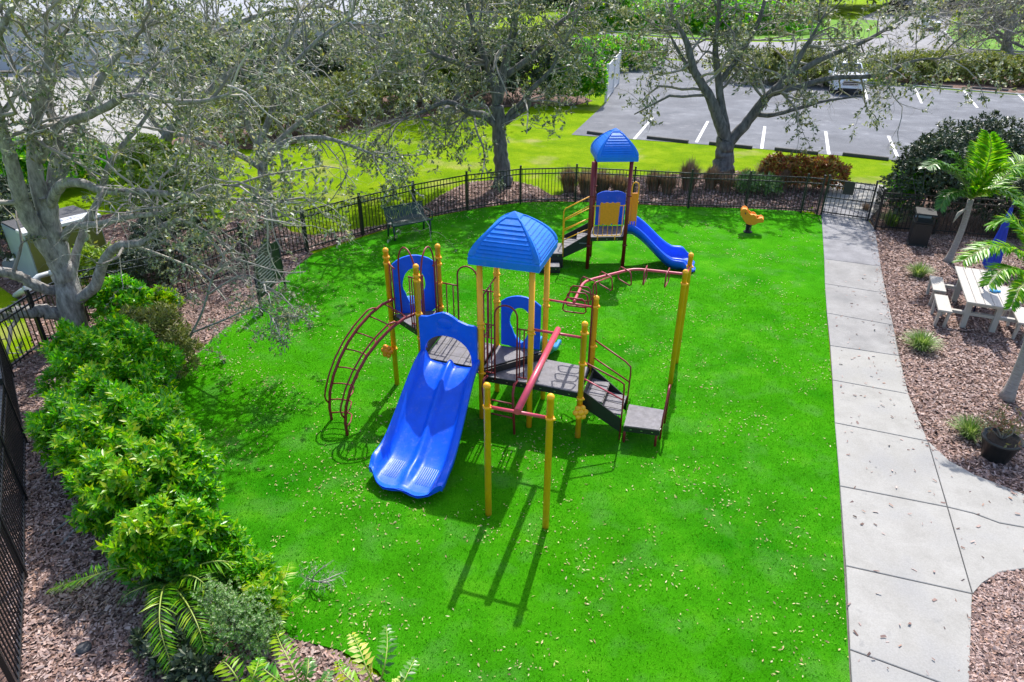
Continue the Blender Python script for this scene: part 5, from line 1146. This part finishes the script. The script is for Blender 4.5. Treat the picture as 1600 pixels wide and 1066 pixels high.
palm('palm_tree','feathery palm with a leaning pale trunk between the bin and the picnic table',bA,tA,.075,[
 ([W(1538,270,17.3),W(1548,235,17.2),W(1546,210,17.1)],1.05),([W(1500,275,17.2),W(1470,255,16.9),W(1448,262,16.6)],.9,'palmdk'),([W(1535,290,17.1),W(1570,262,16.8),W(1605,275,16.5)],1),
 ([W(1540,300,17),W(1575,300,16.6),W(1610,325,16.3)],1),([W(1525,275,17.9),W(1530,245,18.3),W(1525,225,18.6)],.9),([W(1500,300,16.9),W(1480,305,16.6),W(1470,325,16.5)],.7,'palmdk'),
 ([W(1560,285,17.6),W(1600,250,17.9),W(1640,255,18.1)],1),([W(1510,280,17.5),W(1495,245,17.6),W(1480,240,17.5)],.8,'palmdk')],.46,.055,110)
MB().tube([tA+Vector((-.05,0,-.25)),tA+Vector((-.22,-.05,-.35)),tA+Vector((-.3,-.05,-.6))],[.03,.05,.01],6).build('dead_frond',M['twig'],bpy.data.objects['palm_tree'])
bB=G(1572,624); tB=W(1632,450,10.9)
palm('palm_tree','nearer palm at the right edge with yellow-green fronds hanging over the picnic table',bB,tB,.085,[
 ([W(1600,400,10.9),W(1550,385,10.8),W(1505,408,10.6)],1.0),([W(1610,385,11.2),W(1580,345,11.4),W(1548,352,11.5)],1),([W(1605,430,10.6),W(1570,420,10.4),W(1545,445,10.2)],.95),
 ([W(1620,380,11.5),W(1605,330,11.8),W(1590,318,11.9)],.9),([W(1660,400,10.8),W(1700,400,10.7),W(1740,440,10.6)],1),([W(1612,440,10.3),W(1595,450,10),W(1580,480,9.8)],.7),
 ([W(1640,380,11),W(1650,330,11.1),W(1680,310,11.2)],1)],.36,.04,130)
# bottom-left palm/cycad plants
c0=G(262,905,.15)
root=empty('cycad','__',None,None) if False else empty('fern_palm',(c0.x,c0.y,0),'green feathery palm at the hedge foot, one long frond over the mulch','palm')
def S_(px,py,z): return G(px,py,z)
frond(root,[c0,S_(200,888,.62),S_(150,898,.55),S_(84,918,.22)],.26,.018,52,'palm',droop=.25)
frond(root,[c0,S_(252,930,.60),S_(250,980,.55),S_(268,1040,.25)],.24,.020,48,'palm',droop=.15)
frond(root,[c0,S_(300,900,.60),S_(330,925,.45),S_(345,955,.2)],.24,.018,44,'palm',droop=.25)
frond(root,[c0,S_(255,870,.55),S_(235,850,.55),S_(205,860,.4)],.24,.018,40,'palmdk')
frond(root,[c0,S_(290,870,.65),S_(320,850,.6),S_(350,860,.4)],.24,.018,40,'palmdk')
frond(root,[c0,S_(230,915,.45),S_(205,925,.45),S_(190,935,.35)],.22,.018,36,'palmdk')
MB().lathe((c0.x,c0.y,0),[(.05,0),(.07,.08),(.04,.2)],10).build('stem',M['greybark'],root)
frond(root,[c0,S_(215,850,.5),S_(180,838,.55),S_(150,850,.35)],.24,.02,44,'palm',droop=.25)
frond(root,[c0,S_(290,940,.5),S_(310,980,.5),S_(322,1020,.3)],.24,.02,44,'palm',droop=.2)
frond(root,[c0,S_(320,880,.6),S_(365,880,.55),S_(400,905,.3)],.24,.02,44,'palm',droop=.25)
r_,p_,n_=shrub('shrub','bright leafy shrub at the turf edge between the hedge and the fine-leaved shrub',[E(355,865,.4,.30,.3,.36),E(395,900,.3,.26,.26,.3),E(420,945,.28,.22,.24,.28)],800,.10,.3,8,'hedge'); clusters(r_,p_,n_,25,.10,'tipyel')
def cycad(label,base,fr,L,wd,n,m):
    root=empty('cycad',base,label,'cycad','broad-leaflet cycads along the bottom edge of the bed')
    MB().lathe(base,[(.05,0),(.07,.05),(.04,.1)],10).build('stem',M['greybark'],root)
    for f_ in fr: frond(root,[base+Z*.08]+f_[0],L*f_[1],wd,n,f_[2] if len(f_)>2 else m,droop=.05,vee=.25,ang=.45,jit=.06)
M['yeltip']=mat('yellowing_leaflets',(0,0,0),.4,island=[(.50,.48,.04),(.62,.56,.14),(.30,.42,.03),(.72,.68,.30)],trans=.3)
cb=G(590,1085)
cycad('cycad with yellow-tipped rounded leaflets at the bottom edge of the turf',cb,[([S_(575,1050,.40),S_(562,1015,.50),S_(550,992,.45)],1,'yeltip'),([S_(600,1045,.45),S_(605,1010,.55),S_(604,980,.50)],1,'palmdk'),([S_(625,1070,.4),S_(638,1050,.45),S_(648,1030,.4)],.9,'palmdk'),([S_(560,1070,.4),S_(535,1050,.45),S_(528,1035,.4)],.9,'tipyel'),([S_(610,1075,.4),S_(625,1060,.4)],.8,'yeltip')],.13,.048,15,'hedge')
cb=G(470,1090)
cycad('green cycad with broad flat leaflets in the mulch below the fine-leaved shrub',cb,[([S_(460,1050,.4),S_(440,1010,.5),S_(430,985,.4)],1),([S_(480,1055,.35),S_(482,1030,.35)],.8,'palmdk'),([S_(500,1070,.35),S_(515,1050,.4)],.8,'palmdk'),([S_(440,1080,.4),S_(405,1060,.45),S_(385,1062,.3)],1),([S_(430,1060,.5),S_(400,1035,.5)],.9,'hedge')],.15,.04,18,'palm')
cb=G(380,1095)
cycad('cycad with long green leaflets at the bottom, left of centre',cb,[([S_(370,1060,.45),S_(350,1035,.5),S_(338,1050,.3)],1),([S_(395,1060,.5),S_(405,1030,.5)],1),([S_(350,1090,.4),S_(330,1080,.4)],1)],.16,.035,18,'palm')
cb=G(438,960)
cycad('yellow-green cycad fronds where the mulch meets the turf',cb,[([S_(440,920,.45),S_(448,895,.5),S_(452,880,.4)],1,'tipyel'),([S_(430,935,.5),S_(415,900,.5)],1),([S_(455,940,.4),S_(470,930,.35)],.8),([S_(435,965,.4),S_(440,985,.35)],.9,'tipyel')],.14,.03,20,'palm')
cb=G(330,1010)
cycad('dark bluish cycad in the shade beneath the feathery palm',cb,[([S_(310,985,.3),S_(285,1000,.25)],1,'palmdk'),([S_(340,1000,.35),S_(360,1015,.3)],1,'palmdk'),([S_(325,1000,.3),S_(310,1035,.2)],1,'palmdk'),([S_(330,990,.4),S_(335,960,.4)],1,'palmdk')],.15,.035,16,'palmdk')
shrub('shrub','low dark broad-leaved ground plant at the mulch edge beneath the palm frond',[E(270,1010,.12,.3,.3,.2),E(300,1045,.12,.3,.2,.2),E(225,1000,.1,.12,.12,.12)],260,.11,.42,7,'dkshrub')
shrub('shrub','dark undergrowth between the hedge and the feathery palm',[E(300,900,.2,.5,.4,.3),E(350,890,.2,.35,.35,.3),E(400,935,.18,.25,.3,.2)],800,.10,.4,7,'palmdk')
# exposed roots and stone in mulch
rt=empty('tree_root',G(75,720),'grey exposed roots lying across the mulch beside the hedge','root')
for pts in([(100,700),(80,718),(62,735),(45,742)],[(105,705),(88,725),(72,748)],[(140,800),(110,812),(85,830),(60,838)],[(150,815),(115,830),(95,852)]):
    MB().tube([G(*p,.02) for p in pts],[.03,.024,.016,.006][:len(pts)] ,7).build('root',M['bark'],rt)
tag(MB().lathe(G(132,1015),[(.07,0),(.085,.02),(.08,.045),(.02,.055)],14).build('ground_cap',M['stop']),'small round dark cap set in the mulch near the left fence','cap')
# ============================================================ POT
pc=G(1558,722); po=empty('plant_pot',pc,'black plastic pot with a straggly red-leaved plant at the edge of the path bed','plant pot')
pc=Vector((pc.x+.03,pc.y+.12,0)); pr=MB().lathe(pc,[(.185,0),(.20,.02),(.225,.16),(.235,.165),(.262,.33),(.285,.335),(.295,.39),(.275,.395),(.262,.36),(.01,.35)],28).build('pot_body',M['pot'],po)
MB().lathe(pc+Z*.345,[(.255,0),(.2,.02),(.02,.03)],20).build('soil',M['soil'],pr)
M['potleaf']=mat('straggly_pot_leaves',(0,0,0),.5,island=[(.10,.12,.04),(.22,.20,.08),(.30,.10,.07),(.34,.26,.16),(.16,.20,.05)],trans=.25)
pl=empty('potted_shrub',pc+Z*.35,'straggly red and green croton growing in the black pot','plant')
me,p_,n_=shrub_mesh([(pc.x,pc.y+.08,.5,.40,.34,.28)],120,.08,.34,5,'potleaf',inner=.8,bump=.3); o=link('foliage',me,pl); o['kind']='stuff'
stems(pc+Z*.35,[Vector((pc.x+random.uniform(-.3,.3),pc.y+random.uniform(-.25,.3),.72)) for _ in range(10)],.008,pl,'twig')
# ============================================================ CABINET + PIPES
cb=empty('utility_cabinet',(-10.9,16.2,0),'olive and blue-grey utility cabinet with a white top behind the big oak','utility cabinet')
q0=G(88,440);q1=G(118,452); 
fl=v2(-11.35,15.2);dx=Vector((.6,.8,0));dy=Vector((-.8,.6,0)); Lc=1.7; frr=fl+dx*Lc; hh=1.35
quad=[fl,frr,frr+dy*1.3,fl+dy*1.3]
MB().prism(quad,0,hh).build('body',M['cabgrey'],cb)
MB().box(fl.lerp(frr,.5)-dy*.012+Z*(hh/2),(Lc*.97,.02,hh*.96),math.atan2(dx.y,dx.x)).build('front_panel',M['cabolive'],cb)
MB().box(fl.lerp(frr,.5)+dy*.12+Z*(hh+.04),(Lc*1.04,.42,.08),math.atan2(dx.y,dx.x),bev=.01).build('top_cover',M['white'],cb)
MB().box(fl.lerp(frr,.5)+dy*.82+Z*(hh+.02),(Lc*.98,.95,.05),math.atan2(dx.y,dx.x)).build('lid',M['stop'],cb)
MB().box(fl.lerp(frr,.35)+dy*.13+Z*(hh+.09),(.05,.16,.02),math.atan2(dx.y,dx.x)).build('latch',M['black'],cb)
pp_=empty('pipe_assembly',G(40,450),'grey above-ground pipe elbow in front of the cabinet, left of the oak','pipe')
MB().tube([G(25,462),G(35,455,.35),G(45,450,.55)],.07,12).build('pipe',M['pvc'],pp_); MB().tube([G(38,452,.5),G(60,432,.62),G(85,425,.62),G(88,424,0)],.06,12).build('pipe',M['pvc'],pp_)
MB().lathe(G(84,426,.68),[(.09,-.05),(.11,0),(.09,.06),(.03,.09)],12).build('valve',M['pvc'],pp_)
mb2=empty('meter_box',G(28,405),'small pale blue-grey meter box left of the cabinet','utility box')
MB().box(G(36,395)+Z*.35,(.35,.3,.5),.4,bev=.02).build('box_body',M['cabgrey'],mb2); MB().box(G(36,395)+Z*.63,(.4,.35,.05),.4,bev=.01).build('box_lid',M['white'],mb2); MB().box(G(30,415)+Z*.1,(.6,.4,.2),.4,bev=.02).build('box_base',M['cabgrey'],mb2)
# white fence panel by the lot
wf=empty('white_fence_panel',G(948,160),'tall white vinyl fence panel between the trimmed hedge and the lot','fence')
a=G(946,160);b=G(974,119)
b=a+(b-a).normalized()*7.0; n=14
for k in range(n):
    p=a.lerp(b,(k+.5)/n); MB().box(p+Z*.98,((b-a).length/n*.97,.035,1.85),math.atan2((b-a).y,(b-a).x)).build('panel_board',M['white'],wf)
for t in(0,.5,1): MB().box(a.lerp(b,t)+Z*1.02,(.13,.13,2.05),0,bev=.01).build('post',M['white'],wf)
for z in(.12,1.9): MB().box(a.lerp(b,.5)+Z*z,((b-a).length,.06,.12),math.atan2((b-a).y,(b-a).x)).build('rail',M['white'],wf)
# ============================================================ BUILDING at top left
bu=empty('building',(-20,62,0),'long pale grey single-storey building behind the oaks at the top left','building')
bx0,bx1,by0,by1=-62,-6.5,52,66; 
MB().box(((bx0+bx1)/2,(by0+by1)/2,1.7),(bx1-bx0,by1-by0,3.4)).build('wall',M['stucco'],bu)
V=[(bx0-.8,by0-.8,3.4),(bx1+.8,by0-.8,3.4),(bx1+.8,by1+.8,3.4),(bx0-.8,by1+.8,3.4),(bx0+6,(by0+by1)/2,6.2),(bx1-6,(by0+by1)/2,6.2)]
MB().add(V,[(0,1,5,4),(1,2,5),(2,3,4,5),(3,0,4),(3,2,1,0)]).build('roof',M['roofpale'],bu)
MB().box(((bx0+bx1)/2,by0-.82,3.35),(bx1-bx0+1.7,.06,.24)).build('fascia',M['white'],bu)
for k in range(12):
    xx=bx0+3+k*4.6
    fw=MB().box((xx,by0-.03,1.7),(1.5,.08,1.5)).build('window',M['white'],bu); MB().box((xx,by0-.08,1.7),(1.3,.03,1.3)).build('pane',M['glass'],fw)
    MB().box((xx,by0-.10,1.7),(.05,.02,1.3)).build('muntin',M['white'],fw)
# ============================================================ CARS
def car(label,loc,rz,paint,suv=True,scale=1.):
    root=empty('parked_car',(0,0,0),label,'car')
    L,Wd=4.8,1.92
    # stations along x (front at -x): (x, halfwidth, zlow, zshoulder, zroof, roof halfwidth)
    st=[(-2.40,.72,.42,.72,.78,.60),(-2.34,.84,.30,.86,.95,.74),(-2.15,.92,.26,.95,1.04,.80),(-1.5,.95,.26,1.0,1.10,.84),(-1.05,.96,.26,1.04,1.14,.86),(-.45,.96,.26,1.06,1.62,.72),(.0,.96,.26,1.06,1.72,.70),(1.0,.96,.26,1.06,1.73,.70),(1.9,.95,.26,1.06,1.66,.68),(2.25,.93,.30,1.04,1.20,.80),(2.38,.86,.42,.98,1.02,.72)]
    def sec(x,hw,zl,zs,zr,rw): return [(x,-hw*.9,zl),(x,-hw,zl+.18),(x,-hw,zs-.10),(x,-hw*.975,zs),(x,-rw,zr-.05),(x,-rw*.86,zr),(x,rw*.86,zr),(x,rw,zr-.05),(x,hw*.975,zs),(x,hw,zs-.10),(x,hw,zl+.18),(x,hw*.9,zl)]
    V=[p for s in st for p in sec(*s)]; n=12; f=[(i*n+k,i*n+(k+1)%n,(i+1)*n+(k+1)%n,(i+1)*n+k)[::-1] for i in range(len(st)-1) for k in range(n)]+[tuple(range(n)),tuple((len(st)-1)*n+k for k in range(n))[::-1]]
    mb=MB().add(V,f); body=mb.build('body',M[paint],root,True)
    # glass: windshield and side windows set proud
    MB().add([(-1.03,-.78,1.155),(-1.03,.78,1.155),(-.50,.64,1.60),(-.50,-.64,1.60)],[(0,1,2,3)[::-1]]).build('windscreen',M['glass'],root,True)
    MB().add([(2.24,-.70,1.25),(2.24,.70,1.25),(1.93,.6,1.60),(1.93,-.6,1.60)],[(0,1,2,3)]).build('rear_window',M['glass'],root,True)
    for sy in(-1,1):
        for x0,x1 in((-.62,.30),(.38,1.22),(1.30,1.85)):
            V=[(x0,sy*.955,1.09),(x1,sy*.955,1.09),(x1-.05,sy*.735,1.60),(x0+(.25 if x0<-.5 else .04),sy*.735,1.60)]
            MB().add(V,[(0,1,2,3) if sy<0 else (3,2,1,0)]).build('side_window',M['glass'],root,True)
        MB().box((-.85,sy*1.05,1.12),(.12,.2,.14),bev=.03).build('mirror',M[paint],root,True)
        MB().box((-2.30,sy*.66,.80),(.16,.34,.14),bev=.03).build('headlight',M['chrome'],root,True)
        MB().box((2.36,sy*.74,.85),(.06,.16,.34),bev=.02).build('tail_light',M['maroon'],root,True)
        MB().tube([(-.2,sy*.62,1.74),(0,sy*.62,1.79),(1.5,sy*.62,1.78),(1.7,sy*.62,1.72)],.02,6).build('roof_rail',M['chrome'],root,True)
        for x in(-1.5,1.42):
            wl_=MB().lathe((x,sy*.86,.35),[(.35,-.11),(.36,-.06),(.36,.06),(.35,.11)],20,rot=Matrix.Rotation(math.pi/2,3,'X')).build('wheel',M['tyre'],root,True); 
            MB().lathe((x,sy*.975,.35),[(.22,-.01),(.22,.01),(.05,.03)],14,rot=Matrix.Rotation(-math.pi/2*sy,3,'X')).build('rim',M['chrome'],wl_,True)
    gr=MB().box((-2.385,0,.70),(.05,.86,.30),bev=.02).build('grille',M['black'],root,True)
    for k in range(3): MB().box((-2.415,0,.60+k*.10),(.02,.84,.03)).build('grille_bar',M['chrome'],gr,True)
    MB().box((-2.36,0,.36),(.10,1.3,.12),bev=.02).build('lower_bumper',M['black'],root,True)
    root.location=loc; root.rotation_euler=(0,0,rz); root.scale=(scale,)*3
    return root
fc=G(1318,150); car('white SUV parked nose-out in the far row behind the forked oak',fc+Vector((.9,2.35,.012)),math.radians(75),'carwhite')
fc=G(1457,50); car('silver car standing on the far driveway near the top right',fc+Vector((1,3,.02)),math.radians(70),'carwhite')
fc=G(1410,22); car('black car parked beyond the far road at the top, leftmost dark one',fc+Vector((0,0,.02)),math.radians(100),'carblack',scale=1.2)
fc=G(1482,18); car('black car at the top edge left of the bare tree',fc+Vector((0,0,.02)),math.radians(85),'carblack',scale=1.2)
print('total tris approx',sum(len(o.data.loops)-2*len(o.data.polygons) for o in bpy.data.objects if o.type=='MESH'))
